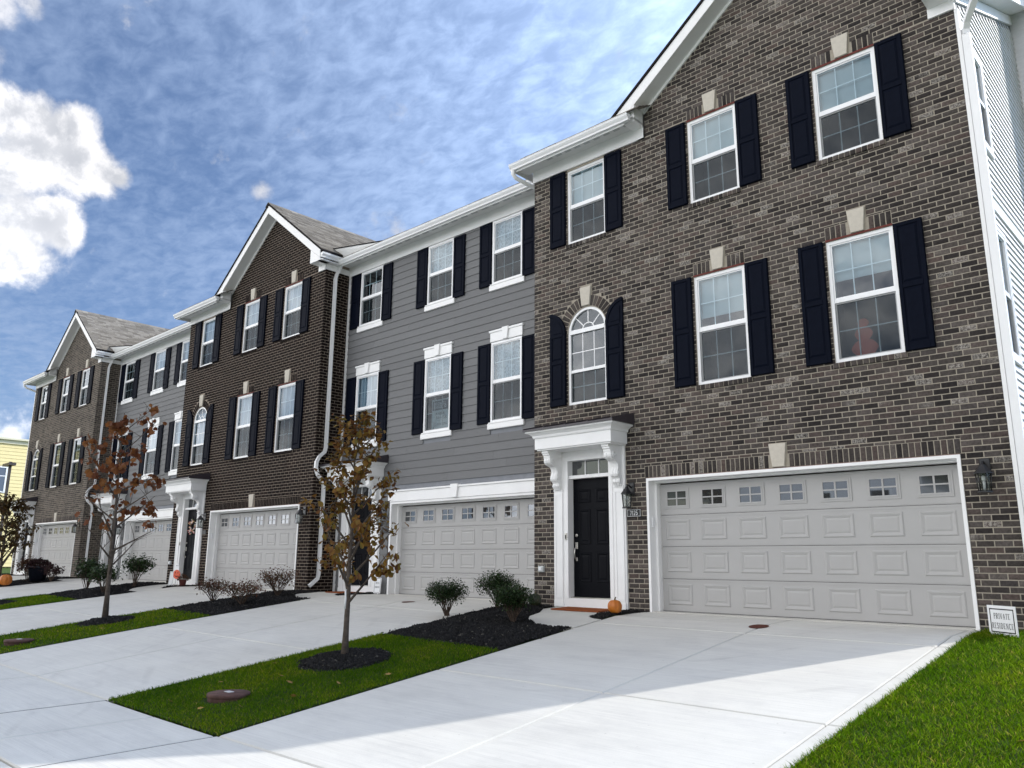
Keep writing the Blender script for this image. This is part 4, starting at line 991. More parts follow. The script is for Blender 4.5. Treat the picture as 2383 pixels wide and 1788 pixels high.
# ------------------------------------------------------------------ brick house
APX, APZ = 2.40, 11.07
ZC = 8.45
def zt(x): return 8.87+.75*(x+.54) if x <= APX else 8.87+.75*(2*APX+.54-x)      # roof edge line of the gable
def ztrim(x): return 8.955+.75*x if x <= APX else 8.955+.75*(2*APX-x)
def brick_house(name, label, X, dz, mat, mort, nobj, covers, side):
    H = thing(name, label, 'house', (X, 0, dz)); cl = CAM-Vector((X, 0, dz))
    XL, XR = -2.755, 5.16
    wins = dict(L3=(-1.885, -.960, 6.85, 8.41), M3=(.845, 1.780, 6.85, 8.41), R3=(3.10, 4.06, 6.85, 8.41), M2=(.845, 1.780, 3.64, 5.51), R2=(3.10, 4.06, 3.64, 5.51))
    ac, aw, ab, asp, ar = -1.45, .45, 3.65, 5.045, .45                       # arched window
    garage = (-.22, 4.59, 0, 2.18); dc = -1.44; dr = (dc-.76, dc+.76, 0, 2.78)
    ops = list(wins.values())+[(ac-aw, ac+aw, ab, asp+ar), garage, dr]
    mb = MB(); wall_cells(mb, XL+.006, XR-.006, -.15, ZC, ops, .006, .16)
    mb.box(XL+.006, -.04, .006, .16, ZC, 8.74)
    mb.prism([(-.04, ZC), (XR-.006, ZC), (XR-.006, 8.80), (2*APX+.04, 8.93), (APX, 10.80), (-.04, 8.95)], .006, .16, 'y')
    # spandrels of the arched opening
    n = 10
    for sgn in (-1, 1):
        pts = [(ac+sgn*ar*math.cos(math.pi/2*i/n), asp+ar*math.sin(math.pi/2*i/n)) for i in range(n+1)]
        for i in range(n): 
            q = [pts[i], pts[i+1], (pts[i+1][0], asp+ar), (pts[i][0], asp+ar)] if i else [pts[0], pts[1], (pts[1][0], asp+ar), (pts[0][0], asp+ar)]
            mb.prism(q if sgn < 0 else q[::-1], .006, .16, 'y')
    # returns, back and far side
    mb.box(XR-.16, XR-.006, .16, 7.4, -.15, 8.70); mb.box(XL+.006, XL+.16, .16, 7.4, -.15, 8.70); mb.box(XL+.16, XR-.16, 7.25, 7.4, -.15, 8.70)
    wall = mb.build('wall', mort, H)
    blk = []; rects = []; sill = []
    for nme, (a, b, c, d) in wins.items():
        blk.append(rblk(a, b, c-.085, d+.035))
        sill.append((a, b, c))
        if nme != 'L3':
            kx = (a+b)/2; blk.append(rblk(a, b, d+.03, d+.229)); blk.append(rblk(kx-.135, kx+.135, d+.229, d+.398))
            rects += soldiers(a, b, d+.032, (kx-.125, kx+.125))
            keystone(H, kx, d+.035)
            l_ = MB(); l_.box(a, b, -.006, .06, d+.002, d+.030); l_.build('lintel', 'lintel_red', H)
    sills = len(rects)
    blk.append(rblk(ac-aw, ac+aw, ab-.085, asp)); sill.append((ac-aw, ac+aw, ab))
    def archblk(z0, z1):
        z = (z0+z1)/2; o = []
        if asp-.02 < z < asp+.68:
            rr = .672; hw = math.sqrt(max(0, rr**2-(max(z0, asp)-asp)**2)); o.append((ac-hw, ac+hw))
        if asp+.40 < z < asp+.85: o.append((ac-.14, ac+.14))
        return o
    blk.append(archblk); keystone(H, ac, asp+ar+.02, .365)
    wedges = []; nw = 20
    for i in range(nw):
        t0, t1 = math.pi*(i+.10)/nw, math.pi*(i+.90)/nw; tm = (t0+t1)/2
        if abs(math.cos(tm)*.55) < .11: continue
        wedges.append([(ac+.467*math.cos(t0), asp+.467*math.sin(t0)), (ac+.665*math.cos(t0), asp+.665*math.sin(t0)), (ac+.665*math.cos(t1), asp+.665*math.sin(t1)), (ac+.467*math.cos(t1), asp+.467*math.sin(t1))])
    blk += [rblk(garage[0], garage[1], -1, 2.19), rblk(-.25, 4.61, 2.185, 2.386), rblk(dc-.80, dc+.80, -1, 2.84)]
    gk = 2.14; rects += soldiers(-.25, 4.61, 2.19, (gk-.125, gk+.125)); blk.append(rblk(gk-.14, gk+.14, 2.39, 2.56)); keystone(H, gk, 2.20, .35, .19, .275)
    l_ = MB(); l_.box(garage[0], garage[1], -.004, .10, 2.170, 2.188); l_.build('lintel', 'lintel_red', H)
    rects += lay(XL, XR, -.02, ZC, blk)
    def clip(z0, z1): return (-.04+max(0, (z1-8.95)/.75), 2*APX+.04-max(0, (z1-8.95)/.75)) if z1 > 8.95 else (-.04, XR)
    nrow = math.ceil((ZC+.02)/CRS); zs0 = -.02+nrow*CRS
    rects += lay(-.04, XR, zs0, 10.75, blk, clip)
    bricks(wall, rects, mat, nobj, cl, wedges)
    for a, b, c in sill:                                    # rowlock sills, each brick on edge and proud of the wall
        st_ = (b-a+.06)/12; me = shared(('rowlock', mat, round(st_, 4)), lambda: MB().cbox(0, st_-.012, 0, .05, 0, .078, .005).mesh('brick', mat))
        mo = MB(); mo.box(a-.03, b+.03, -.016, .03, c-.080, c-.012); mo.build('sill_mortar', mort, wall)
        for q in range(12): link('brick', me, wall, (a-.03+q*st_+.006, -.026, c-.083))
    # return walls in brick: build flat, turn
    for sx, nm in ((1, 'right'), (-1, 'left')):
        if nm == side: continue
        rr = lay(0, .76, -.02, ZC, [])
        V = bricks(wall, rr, mat, 0, cl)
        V.rotation_euler = (0, 0, R(90) if sx > 0 else R(-90)); V.location = (XR, .0, 0) if sx > 0 else (XL, .76, 0)
    # windows
    for nme, (a, b, c, d) in wins.items(): sash_window(H, a, b, c, d, .022, covers.get(nme, ('roller_blind', .5)))
    for nme in ('M3', 'R3', 'M2', 'R2', 'L3'):
        a, b, c, d = wins[nme]; hh = round(d-c, 2)
        shutter(H, a-.035-.385, c+.01, hh, -.004); shutter(H, b+.012, c+.0, hh, -.004)
    shutter(H, ac-aw-.035-.385, ab+.01, 1.84, -.004, arch=-1); shutter(H, ac+aw+.012, ab, 1.84, -.004, arch=1)
    # arched window
    w, h = 2*aw, asp-ab
    fm = MB(); f = .05
    fm.box(0, f, 0, .07, 0, h); fm.box(w-f, w, 0, .07, 0, h); fm.box(f, w-f, 0, .07, 0, f); fm.box(f, w-f, -.006, .07, h-.03, h+.05); fm.box(f, w-f, .012, .07, h*.46-.028, h*.46+.028)
    for i in range(16):
        t0, t1 = math.pi*i/16, math.pi*(i+1)/16
        fm.prism([(aw+(aw)*math.cos(t0), h+aw*math.sin(t0)), (aw+aw*math.cos(t1), h+aw*math.sin(t1)), (aw+(aw-f)*math.cos(t1), h+(aw-f)*math.sin(t1)), (aw+(aw-f)*math.cos(t0), h+(aw-f)*math.sin(t0))], 0, .07, 'y')
    aws = fm.build('arched_window', 'white_vinyl', H, (ac-aw, .022, ab))
    g_ = MB(); rr = aw-f
    for a in (45, 90, 135):
        p0, p1 = (.13*math.cos(R(a)), .13*math.sin(R(a))), (rr*math.cos(R(a)), rr*math.sin(R(a))); nv = (-math.sin(R(a))*.009, math.cos(R(a))*.009)
        g_.prism([(aw+p0[0]-nv[0], h+p0[1]-nv[1]), (aw+p1[0]-nv[0], h+p1[1]-nv[1]), (aw+p1[0]+nv[0], h+p1[1]+nv[1]), (aw+p0[0]+nv[0], h+p0[1]+nv[1])], .030, .038, 'y')
    for i in range(8):
        t0, t1 = math.pi*i/8, math.pi*(i+1)/8
        g_.prism([(aw+.142*math.cos(t0), h+.05+.142*math.sin(t0)*.8), (aw+.142*math.cos(t1), h+.05+.142*math.sin(t1)*.8), (aw+.122*math.cos(t1), h+.05+.122*math.sin(t1)*.8), (aw+.122*math.cos(t0), h+.05+.122*math.sin(t0)*.8)], .029, .039, 'y')
    g_.build('grille', 'white_vinyl', aws)
    grille_mesh(f, w-f, h*.46, h-.03, 3, 2, .032).build('grille', 'white_vinyl', aws); grille_mesh(f, w-f, f, h*.46, 3, 2, .050).build('grille', 'white_vinyl', aws)
    fan = MB(); pts = [(aw+rr*math.cos(math.pi*i/16), h+.03+rr*math.sin(math.pi*i/16)) for i in range(17)]
    fan.add([(x, .034, z) for x, z in pts], [tuple(range(17))]); fan.build('fanlight_pane', 'glass', aws)
    quad(f, w-f, h*.46, h-.02, .034).build('upper_pane', 'glass', aws); quad(f, w-f, f, h*.46, .048).build('lower_pane', 'glass', aws); quad(f, w-f, f, h*.46-.02, .014).build('insect_screen', 'insect_screen', aws)
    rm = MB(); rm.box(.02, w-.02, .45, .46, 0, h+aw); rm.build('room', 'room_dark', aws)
    if covers.get('arch'):
        cv = MB(); cv.box(.05, w-.05, .10, .102, h*.46, h+aw*.6); cv.build('curtain', covers['arch'], aws)
    # garage frame, door
    gf_ = MB(); a, b, c, d = garage
    gf_.box(a, a+.045, -.012, .30, 0, d); gf_.box(b-.045, b, -.012, .30, 0, d); gf_.box(a+.045, b-.045, -.012, .30, d-.045, d)
    gf_.box(a+.045, a+.085, .17, .30, 0, d-.045); gf_.box(b-.085, b-.045, .17, .30, 0, d-.045); gf_.box(a+.085, b-.085, .17, .30, d-.075, d-.045)
    gf_.build('garage_frame', 'white_trim', H); garage_door(H, a+.085, b-.085, .27, 2.075)
    kp = MB(); kp.cbox(0, .06, -.02, 0, 0, .17, .008); kp = kp.build('keypad', 'plastic_white', H, (a+.046, .06, 1.37)); kp.rotation_euler = (0, 0, R(90))
    entry(H, dc, 0.0); bell(H, dc-.50, -.045, 1.24); outlet(H, -2.56, 0, .66)
    # eaves: left section
    e = MB(); e.box(XL-.02, -.04, -.028, .008, ZC, 8.71); e.box(-.17, -.04, -.035, .008, ZC, 8.955); e.build('frieze_board', 'white_trim', H)
    so = MB(); so.box(XL-.22, -.04, -.40, .008, 8.705, 8.725); so.box(XL-.22, XL-.20, -.40, .30, 8.62, 8.80); so.build('soffit', 'soffit_white', H)
    vents(H, XL+.5, -.15, 9, -.33, -.20, 8.703)
    fa = MB(); fa.box(XL-.22, -.20, -.42, -.40, 8.60, 8.79); fa.build('fascia', 'white_trim', H); gutter(H, XL-.24, -.06, 8.745, 'x', -.42)
    # gable rake
    rk = MB(); st = .75
    def band(xa, xb, f0, f1, y0, y1, mbx): mbx.prism([(xa, f0(xa)), (xb, f0(xb)), (xb, f1(xb)), (xa, f1(xa))], y0, y1, 'y')
    for xa, xb in ((-.50, APX), (APX, 2*APX+.50)):
        band(xa, xb, lambda x: zt(x)-.235, lambda x: zt(x)-.012, -.32, -.295, rk)
    rk.build('rake_fascia', 'white_trim', H)
    rs = MB()
    for xa, xb in ((-.24, APX), (APX, 2*APX+.24)): band(xa, xb, lambda x: zt(x)-.255, lambda x: zt(x)-.235, -.32, .008, rs)
    rs.build('rake_soffit', 'soffit_white', H)
    ri = MB()
    for xa, xb in ((-.04, APX), (APX, 2*APX+.04)): band(xa, xb, lambda x: ztrim(x), lambda x: zt(x)-.255, -.022, .008, ri)
    ri.build('rake_trim', 'white_trim', H)
    bx = MB(); bx.prism([(-.26, 8.66), (-.04, 8.66), (-.04, zt(-.04)-.255), (-.26, zt(-.26)-.255)], -.318, .0, 'y'); bx.prism([(2*APX+.04, 8.60), (2*APX+.50, 8.60), (2*APX+.50, zt(2*APX+.5)-.24), (2*APX+.04, zt(2*APX+.04)-.255)], -.318, -.0, 'y')
    bx.build('eave_return', 'white_trim', H)
    fr_ = MB(); fr_.box(4.83, XR+.02, -.03, .008, ZC, 8.60); fr_.build('frieze_board', 'white_trim', H)
    if side != 'right':
        f2 = MB(); f2.box(XR, XR+.025, -.03, .76, ZC, 8.60); f2.build('frieze_board', 'white_trim', H)
        f3 = MB(); f3.box(XR, XR+.22, -.30, .40, 8.60, 8.62); f3.build('soffit', 'soffit_white', H)
        gutter(H, -.30, YB-.42-.02, 8.80, 'y', XR+.14, 1)
    # roof
    ro = MB(); up_ = lambda x: zt(x)
    YR = 4.6; t_ = .055; wl_ = .30
    for sgn in (-1, 1):
        a = APX; b = APX+sgn*(APX+.58) if not (sgn > 0 and side == 'right') else XR; za, zb = APZ+.0, zt(b)
        poly = [(a, za), (b, zb), (b, zb+t_), (a, za+t_)]
        ro.prism(poly if sgn > 0 else poly[::-1], -.345, YR, 'y')
    # main roof: front slope of the low section and back slope
    SM = .50
    def mp_(y): return 8.77+SM*(y+.44)
    RY = 3.40
    ro.prism([(-.44, mp_(-.44)), (RY, mp_(RY)), (RY, mp_(RY)+t_), (-.44, mp_(-.44)+t_)], XL-.24 if side == 'left' else XL-.02, -.2, 'x')
    ro.prism([(.9, mp_(.9)), (RY, mp_(RY)), (RY, mp_(RY)+t_), (.9, mp_(.9)+t_)], -.2, APX, 'x')
    ro.prism([(RY, mp_(RY)), (7.9, mp_(RY)-.50*(7.9-RY)), (7.9, mp_(RY)-.50*(7.9-RY)+t_), (RY, mp_(RY)+t_)], XL, XR-.02, 'x')
    roof = ro.build('roof', 'roof_edge', H)
    sl_ = math.hypot(APX+.58, .75*(APX+.58)); ca, sa = 1/math.hypot(1, .75), .75/math.hypot(1, .75)
    x_ = 2*APX+.58 if side != 'right' else XR
    shingles(roof, lambda u, v, hh: (x_-v*ca+hh*sa, -.345+u, zt(x_)+t_+v*sa+hh*ca), (x_-APX)/ca, 4.6)
    shingles(roof, lambda u, v, hh: (-.58+v*ca-hh*sa, YR-.2-u, zt(-.58)+t_+v*sa+hh*ca), sl_, 4.6)
    c2, s2 = 1/math.hypot(1, SM), SM/math.hypot(1, SM)
    shingles(roof, lambda u, v, hh: (XL+u, -.44+v*c2-hh*s2, mp_(-.44)+t_+v*s2+hh*c2), 3.84/c2, 2.9)
    rc = MB()
    for i in range(18):
        y0 = -.36+i*.24
        rc.prism([(APX-.14, APZ+t_-.09), (APX, APZ+t_+.022), (APX+.14, APZ+t_-.09), (APX+.14, APZ+t_-.075), (APX, APZ+t_+.04), (APX-.14, APZ+t_-.075)], y0, y0+.25-.004*(i % 2), 'y')
    rc.build('ridge_cap', 'shingle', roof, kind=None)
    return H

# ------------------------------------------------------------------ siding house (recessed units)
def lap_board(x0, x1, z0, ex, parent, mat='siding_grey', yo=0.0):
    mb = MB(); mb.prism([(yo-.019, z0+.004), (yo-.003, z0+ex+.004), (yo+.004, z0+ex+.004), (yo+.004, z0+.004)], x0, x1, 'x')
    return mb.build('siding_board', mat, parent)
def siding_house(name, label, X, dz, covers, lw):
    H = thing(name, label, 'house', (X, YB, dz)); XL, XR = lw, 5.285
    wins = dict(L3=(-1.63, -.675, 6.88, 8.41), M3=(1.125, 2.055, 6.88, 8.41), R3=(3.355, 4.285, 6.88, 8.41), L2=(-1.63, -.675, 3.72, 5.52), M2=(1.125, 2.055, 3.72, 5.52), R2=(3.355, 4.285, 3.72, 5.52))
    garage = (0, 4.81, 0, 2.16); dc = -1.17
    ops = list(wins.values())+[garage, (dc-.76, dc+.76, 0, 2.78)]
    mb = MB(); wall_cells(mb, XL, XR, -.15, 8.74, ops, .006, .14); wall = mb.build('wall', 'ink_grey', H); MB().box(XL, XR, 6.5, 6.64, -.15, 8.74).build('back_wall', 'ink_grey', H)
    blk = [rblk(a-.012, b+.012, c-.15, d+(.30 if d < 6 else .2)) for a, b, c, d in wins.values()]+[rblk(-.07, 4.9, -1, 2.43), rblk(dc-.80, dc+.80, -1, 2.84)]
    ex = .1815; z = .02; k_ = 0
    while z < 8.44:
        iv = [(XL+.09, XR)]
        for bf in blk:
            for a, b in ([(bf[0], bf[1])] if z+ex > bf[2]+.012 and z < bf[3]-.012 else []):
                nv = []
                for p, q in iv:
                    if b <= p or a >= q: nv.append((p, q))
                    else:
                        if a-p > .03: nv.append((p, a))
                        if q-b > .03: nv.append((b, q))
                iv = nv
        for p, q in iv:
            cuts = [p]
            if q-p > 3.2:
                c = p+((k_*1.37+.9) % 2.6)+.5
                while c < q-.5: cuts.append(c); c += 3.05
            cuts.append(q)
            for a, b in zip(cuts[:-1], cuts[1:]): lap_board(a+.0015, b-.0015, z, ex, wall)
        z += ex; k_ += 1
    ct = MB(); ct.box(XL, XL+.09, -.022, .006, 0, 8.45); ct.build('corner_board', 'white_trim', H)
    for nme, (a, b, c, d) in wins.items():
        sash_window(H, a, b, c, d, -.028, covers.get(nme, ('lace_curtain', .5)))
        s_ = MB(); s_.cbox(a-.07, b+.07, -.055, .006, c-.145, c-.022, .006); s_.cbox(a-.03, b+.03, -.065, .006, c-.022, c+.004, .004); s_.build('window_sill', 'white_trim', H)
        if nme[1] == '2':
            hd = MB(); hd.cbox(a-.02, b+.02, -.045, .006, d+.012, d+.225, .005); hd.cbox(a-.045, b+.045, -.065, .006, d+.225, d+.275, .006); hc = hd.build('window_header', 'white_trim', H)
            keystone(hc, (a+b)/2, d+.014, .275, .13, .20, -.085, 'white_trim')
        hh = round(d-c+.0, 2)
        shutter(H, a-.012-.385, c-.005, hh, -.014); shutter(H, b+.012, c-.03, hh, -.014)
    gf_ = MB(); a, b, c, d = garage
    gf_.box(a-.005, a+.05, -.03, .30, 0, d); gf_.box(b-.05, b+.005, -.03, .30, 0, d); gf_.box(a+.05, b-.05, -.03, .30, d-.05, d)
    gf_.box(a+.05, a+.09, .16, .30, 0, d-.05); gf_.box(b-.09, b-.05, .16, .30, 0, d-.05); gf_.box(a+.09, b-.09, .16, .30, d-.08, d-.05)
    gf_.build('garage_frame', 'white_trim', H); garage_door(H, a+.09, b-.09, .27, 2.05)
    gh = MB(); gh.cbox(a-.07, b+.09, -.05, .006, d+.002, d+.235, .006); gh.cbox(a-.10, b+.11, -.08, .006, d+.235, d+.275, .006); gh = gh.build('garage_header', 'white_trim', H)
    keystone(gh, 2.31, d+.004, .30, .17, .25, -.10, 'white_trim')
    kp = MB(); kp.cbox(0, .06, -.02, 0, 0, .17, .008); kp = kp.build('keypad', 'plastic_white', H, (a+.052, .05, 1.45)); kp.rotation_euler = (0, 0, R(90))
    entry(H, dc, 0.0); bell(H, dc-.50, -.045, 1.24); outlet(H, -2.04, 0, .66)
    pq = MB(); pq.cbox(-.30, -.09, -.026, -.014, 1.43, 1.54, .003); pq.build('number_plaque', 'plastic_black', H)
    e = MB(); e.box(XL, XR, -.030, .006, 8.43, 8.71); e.build('frieze_board', 'white_trim', H)
    so = MB(); so.box(XL-.3, XR, -.40, .006, 8.705, 8.725); so.build('soffit', 'soffit_white', H)
    vents(H, XL+.5, XR-.1, 20, -.30, -.19, 8.703)
    fa = MB(); fa.box(XL-.10, XR, -.42, -.40, 8.60, 8.79); fa.build('fascia', 'white_trim', H); gutter(H, XL-.02, XR-.02, 8.745, 'x', -.42)
    ro = MB(); m_ = .62; t_ = .05; z0 = 8.77
    ro.prism([(-.44, z0), (2.63, z0+m_*3.07), (2.63, z0+m_*3.07+t_), (-.44, z0+t_)], XL-2.6, XR+2.2, 'x'); ro.prism([(2.63, z0+m_*3.07), (7.1, z0+m_*3.07-.55*4.47), (7.1, z0+m_*3.07-.55*4.47+t_), (2.63, z0+m_*3.07+t_)], XL-.02, XR, 'x')
    roof = ro.build('roof', 'roof_edge', H)
    lm = math.hypot(1, m_); shingles(roof, lambda u, v, hh: (XL-.05+u, -.44+v/lm-hh*m_/lm, z0+t_+v*m_/lm+hh/lm), 3.07*lm, XR-XL+.1)
    ck = MB(); ck.add([(-1.90, -.36, 8.83), (-.36, -.35, 8.885), (-2.40, -.53, 9.16), (-1.90, -.36, 8.78), (-.36, -.35, 8.84), (-2.40, -.50, 9.08)], [(0,1,2),(3,5,4),(0,3,4,1),(1,4,5,2),(2,5,3,0)]); ck.build('pale_roof_sheet', 'roof_sheet_white', roof)  # white triangular sheet added for the pale patch beside the gable
    ce = MB(); ce.tube([(-.34, -.345, 8.89), (-2.42, -.53, 9.168)], .018, 6); ce.build('roof_sheet_edge', 'roof_edge', roof)
    return H

# ------------------------------------------------------------------ the row
HA = brick_house('brick_town_house', 'brown grey brick town house nearest the camera with gable and number 7125', 0, 0, 'brick_grey', 'mortar', 300,
    {'M3': ('roller_blind', .5), 'R3': ('roller_blind', .5), 'L3': ('roller_blind', .5), 'M2': ('roller_blind', .37), 'R2': ('roller_blind', .31), 'arch': None}, 'right')
HB = siding_house('siding_town_house', 'grey lap siding town house set back beside the nearest brick house', XB, .012,
    {'L3': None, 'M3': ('lace_curtain', .5), 'R3': ('lace_curtain', .5), 'L2': ('curtain', .5), 'M2': ('lace_curtain', .5), 'R2': ('lace_curtain', .5)}, -2.215)
BL, BH, MJ = .1912, .0674, .012
HC = brick_house('brick_town_house', 'dark brown brick town house with gable in the middle of the row', XC, .028, 'brick_dark', 'mortar_brown', 300,
    {q: ('curtain', .5) for q in ('L3', 'M3', 'R3', 'M2', 'R2')} | {'arch': 'curtain'}, None)
BL, BH, MJ = .1892, .0654, .014
HD = siding_house('siding_town_house', 'grey lap siding town house farther down the row behind the rust tree', XD, .06,
    {'L3': None, 'L2': None, 'M3': ('curtain', .5), 'R3': ('curtain', .55), 'M2': ('curtain', .5), 'R2': ('curtain', .5)}, -2.215)
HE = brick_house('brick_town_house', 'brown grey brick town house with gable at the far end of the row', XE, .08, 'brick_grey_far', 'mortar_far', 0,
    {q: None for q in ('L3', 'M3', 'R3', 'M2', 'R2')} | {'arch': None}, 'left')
# house number on the nearest house
pq = MB(); pq.cbox(-.62, -.34, -.016, .004, 1.545, 1.675, .003); pq = pq.build('number_plaque', 'plastic_black', HA)
pb = MB()
for a in ((-.612, -.348, 1.553, 1.558), (-.612, -.348, 1.662, 1.667), (-.612, -.607, 1.558, 1.662), (-.353, -.348, 1.558, 1.662)): pb.box(a[0], a[1], -.0185, -.016, a[2], a[3])
pb.build('plaque_border', 'sign_white', pq)
lettering(MB(), '7125', -.48, 1.61, .072, -.0185, .12, .07, .2, width=.15).build('numerals', 'sign_white', pq)
pq = MB(); pq.cbox(-.60, -.38, -.016, .004, 1.50, 1.62, .003); pq.build('number_plaque', 'plastic_black', HC)

# side of the nearest house
SX = 5.172
sidew = MB()
sidew.prism([(.035, -.15), (9, -.15), (9, 12.7), (4.4, 10.62), (.035, 8.60)], SX-.16, SX, 'x'); sidew = sidew.build('side_wall', 'ink_grey', HA)
ex = .1105; z = .02; k_ = 0
wy = ((.30, 1.04, 6.62, 8.06), (.30, 1.04, 3.52, 5.30))
def rake_y(z): return max(0.115, .25+(z-8.66)/.4625)
while z < 10.4:
    y0 = rake_y(z+ex) if z+ex > 8.6 else .115; y1 = 4.39
    iv = [(y0, y1)]
    for a, b, c, d in wy:
        if z+ex > c-.05 and z < d+.05: iv = [(p, q) for p, q in ((y0, a-.06), (b+.06, y1)) if q-p > .02]
    if 5.62 < z+.05 < 5.86: z += ex; continue
    for p, q in iv:
        mb = MB(); c = .006
        mb.add([(SX+.004, p, z), (SX+.004, q, z), (SX+.030, q, z), (SX+.030, p, z), (SX+.004, p, z+ex), (SX+.004, q, z+ex), (SX+.008, q, z+ex+.004), (SX+.008, p, z+ex+.004)],
               [(0,1,2,3)[::-1], (3,2,6,7), (0,3,7,4)[::-1], (1,2,6,5), (4,5,6,7)])
        mb.build('siding_board', 'side_siding', sidew)
    z += ex
bd = MB(); bd.box(SX+.0, SX+.045, .10, 4.39, 5.62, 5.80); bd.box(SX+.0, SX+.060, .10, 4.39, 5.80, 5.84); bd.build('band_board', 'white_trim', HA)
cb_ = MB(); cb_.box(5.162, SX+.040, -.006, .02, 0, 8.45); cb_.box(SX+.002, SX+.040, .02, .11, 0, 8.45); cb_.build('corner_board', 'white_trim', HA)
for a, b, c, d in wy:
    w = sash_window(HA, 0, b-a, c, d, 0, None); w.location = (SX+.045, a, c); w.rotation_euler = (0, 0, R(90))
    cs = MB(); cs.box(SX, SX+.050, a-.06, a, c-.08, d+.06); cs.box(SX, SX+.050, b, b+.06, c-.08, d+.06); cs.box(SX, SX+.050, a, b, d, d+.06); cs.box(SX, SX+.055, a, b, c-.08, c); cs.build('window_casing', 'white_trim', HA)
# side rake: frieze, soffit, fascia and the bay farther back
sr = MB(); sr.prism([(.0, 8.56), (4.4, 10.59), (4.4, 10.78), (.0, 8.75)], SX+.002, SX+.035, 'x'); sr.build('frieze_board', 'white_trim', HA)
ss = MB(); ss.prism([(-.34, 8.60), (4.4, 10.79), (4.4, 10.81), (-.34, 8.62)], SX+.0, SX+.30, 'x'); ss.build('soffit', 'soffit_white', HA)
sf = MB(); sf.prism([(-.36, 8.58), (4.4, 10.78), (4.4, 10.98), (-.36, 8.78)], SX+.30, SX+.325, 'x'); sf.build('fascia', 'white_trim', HA)
sq = MB(); sq.prism([(-.40, 8.78), (9.0, 13.12), (9.0, 13.17), (-.40, 8.83)], SX-.5, SX+.36, 'x'); sq.build('side_roof', 'roof_edge', HA)
by = MB(); by.box(SX, SX+.9, 4.4, 7.2, -.15, 11.3); by.build('side_bay', 'side_siding', HA)
def downspout(parent, pts, w=.075, d=.10, mat='white_vinyl'):
    mb = MB(); mb.rpipe(pts, w, d); o = mb.build('downspout', mat, parent); return o
ds = MB(); ds.box(SX+.044, SX+.144, .0, .075, .18, 8.02); ds.build('downspout', 'white_vinyl', HA)
e1 = MB(); e1.rpipe([(SX+.094, .037, 8.018), (SX+.094, .037, 8.10), (SX+.13, -.02, 8.18), (SX+.38, -.28, 8.48), (SX+.42, -.32, 8.56), (SX+.42, -.32, 8.72)], .085, .075); e1.build('downspout_elbow', 'white_vinyl', HA)
gutter(HA, SX-.35, SX+.50, 8.80, 'x', -.36)
# downspout stub where the low gutter of the nearest house ends
st = MB(); st.tube([(-2.93, -.47, 8.64), (-2.93, -.47, 8.56), (-2.91, -.40, 8.48), (-2.84, -.10, 8.42), (-2.80, .12, 8.40), (-2.80, .2, 8.33)], .042, 10); st.build('downspout_elbow', 'white_vinyl', HA)
st = MB(); st.box(-2.84, -2.77, .16, .24, .15, 8.34); st.build('downspout', 'white_vinyl', HA)
for H_ in (HC, HE):
    x = 5.215
    mb = MB(); mb.rpipe([(x+.02, .40, 8.72), (x+.02, .40, 8.62), (x, .30, 8.36), (x, .27, 8.24), (x, .27, 3.62), (x, .24, 3.50), (x+.01, .08, 3.36), (x+.03, .0, 3.22), (x+.03, -.01, 3.06), (x+.02, .06, 2.90), (x, .24, 2.74), (x, .27, 2.62), (x, .27, .42), (x, .25, .32), (x, .02, .14)], .095, .075)
    mb.build('downspout', 'white_vinyl', H_)
st = MB(); st.tube([(XE*0-2.93, -.47, 8.64), (-2.93, -.47, 8.56), (-2.90, -.36, 8.46), (-2.82, -.05, 8.36), (-2.80, .10, 8.30)], .045, 10); st.build('downspout_elbow', 'white_vinyl', HE)
fl = MB(); fl.box(-2.82, -2.762, .0, .09, 0, 8.45); fl.build('corner_board', 'white_trim', HE)

# ------------------------------------------------------------------ lanterns
lantern(4.86, -.004, 1.80, 'black wall lantern on brick right of the nearest garage')
lantern(-.52, -.004, 1.82, 'black wall lantern above the 7125 plaque')
lantern(XB-.22, YB-.014, 1.76, 'black wall lantern on grey siding behind the orange brown tree')
lantern(XC+4.86, -.004, 1.83, 'black wall lantern on dark brick right of the middle garage')
lantern(XC-.52, -.004, 1.85, 'black wall lantern on dark brick between wreath door and garage')
lantern(XD-.22, YB-.014, 1.82, 'black wall lantern beside the far siding house door')
lantern(XE-.52, -.004, 1.90, 'black wall lantern on the far end house left of its garage')
lantern(XE+4.86, -.004, 1.90, 'black wall lantern on the far end house right of its garage')

# ------------------------------------------------------------------ signs and decorations
def yard_sign(x, y, z, rz, w, h, lines, label, tilt=0, legs=True):
    t = thing('yard_sign', label, 'sign', (x, y, z), rz)
    b = MB(); b.box(-w/2, w/2, -.003, .003, .02, .02+h); bo = b.build('board', 'sign_white', t)
    f = MB(); m_ = .045*w/.35; tt = .010*w/.35
    x0, x1, z0, z1 = -w/2+m_*.6, w/2-m_*.6, .02+m_*.6, .02+h-m_*.6
    f.box(x0, x1, -.0042, -.003, z1-tt, z1); f.box(x0, x1, -.0042, -.003, z0, z0+tt); f.box(x0, x0+tt, -.0042, -.003, z0+tt, z1-tt); f.box(x1-tt, x1, -.0042, -.003, z0+tt, z1-tt); f.build('border', 'ink_black', t)
    for s_, zc, hh, wd in lines: lettering(MB(), s_, 0, .02+h*zc, hh, -.0045, .11, .05, .16, width=wd).build('lettering', 'ink_black', t)
    l_ = MB()
    for sx in (-.12, .12): l_.tube([(sx*w/.35, .008, -.12), (sx*w/.35, .008, .02+h*.8)], .003, 6)
    l_.build('stake', 'nickel', t); t.rotation_euler = (tilt, 0, rz); return t
yard_sign(4.98, -.62, zp(-.6)-.005, R(-38), .44, .335, [('PRIVATE', .65, .060, .25), ('RESIDENCE', .33, .060, .33)], 'white private residence sign in the grass by the nearest brick corner')
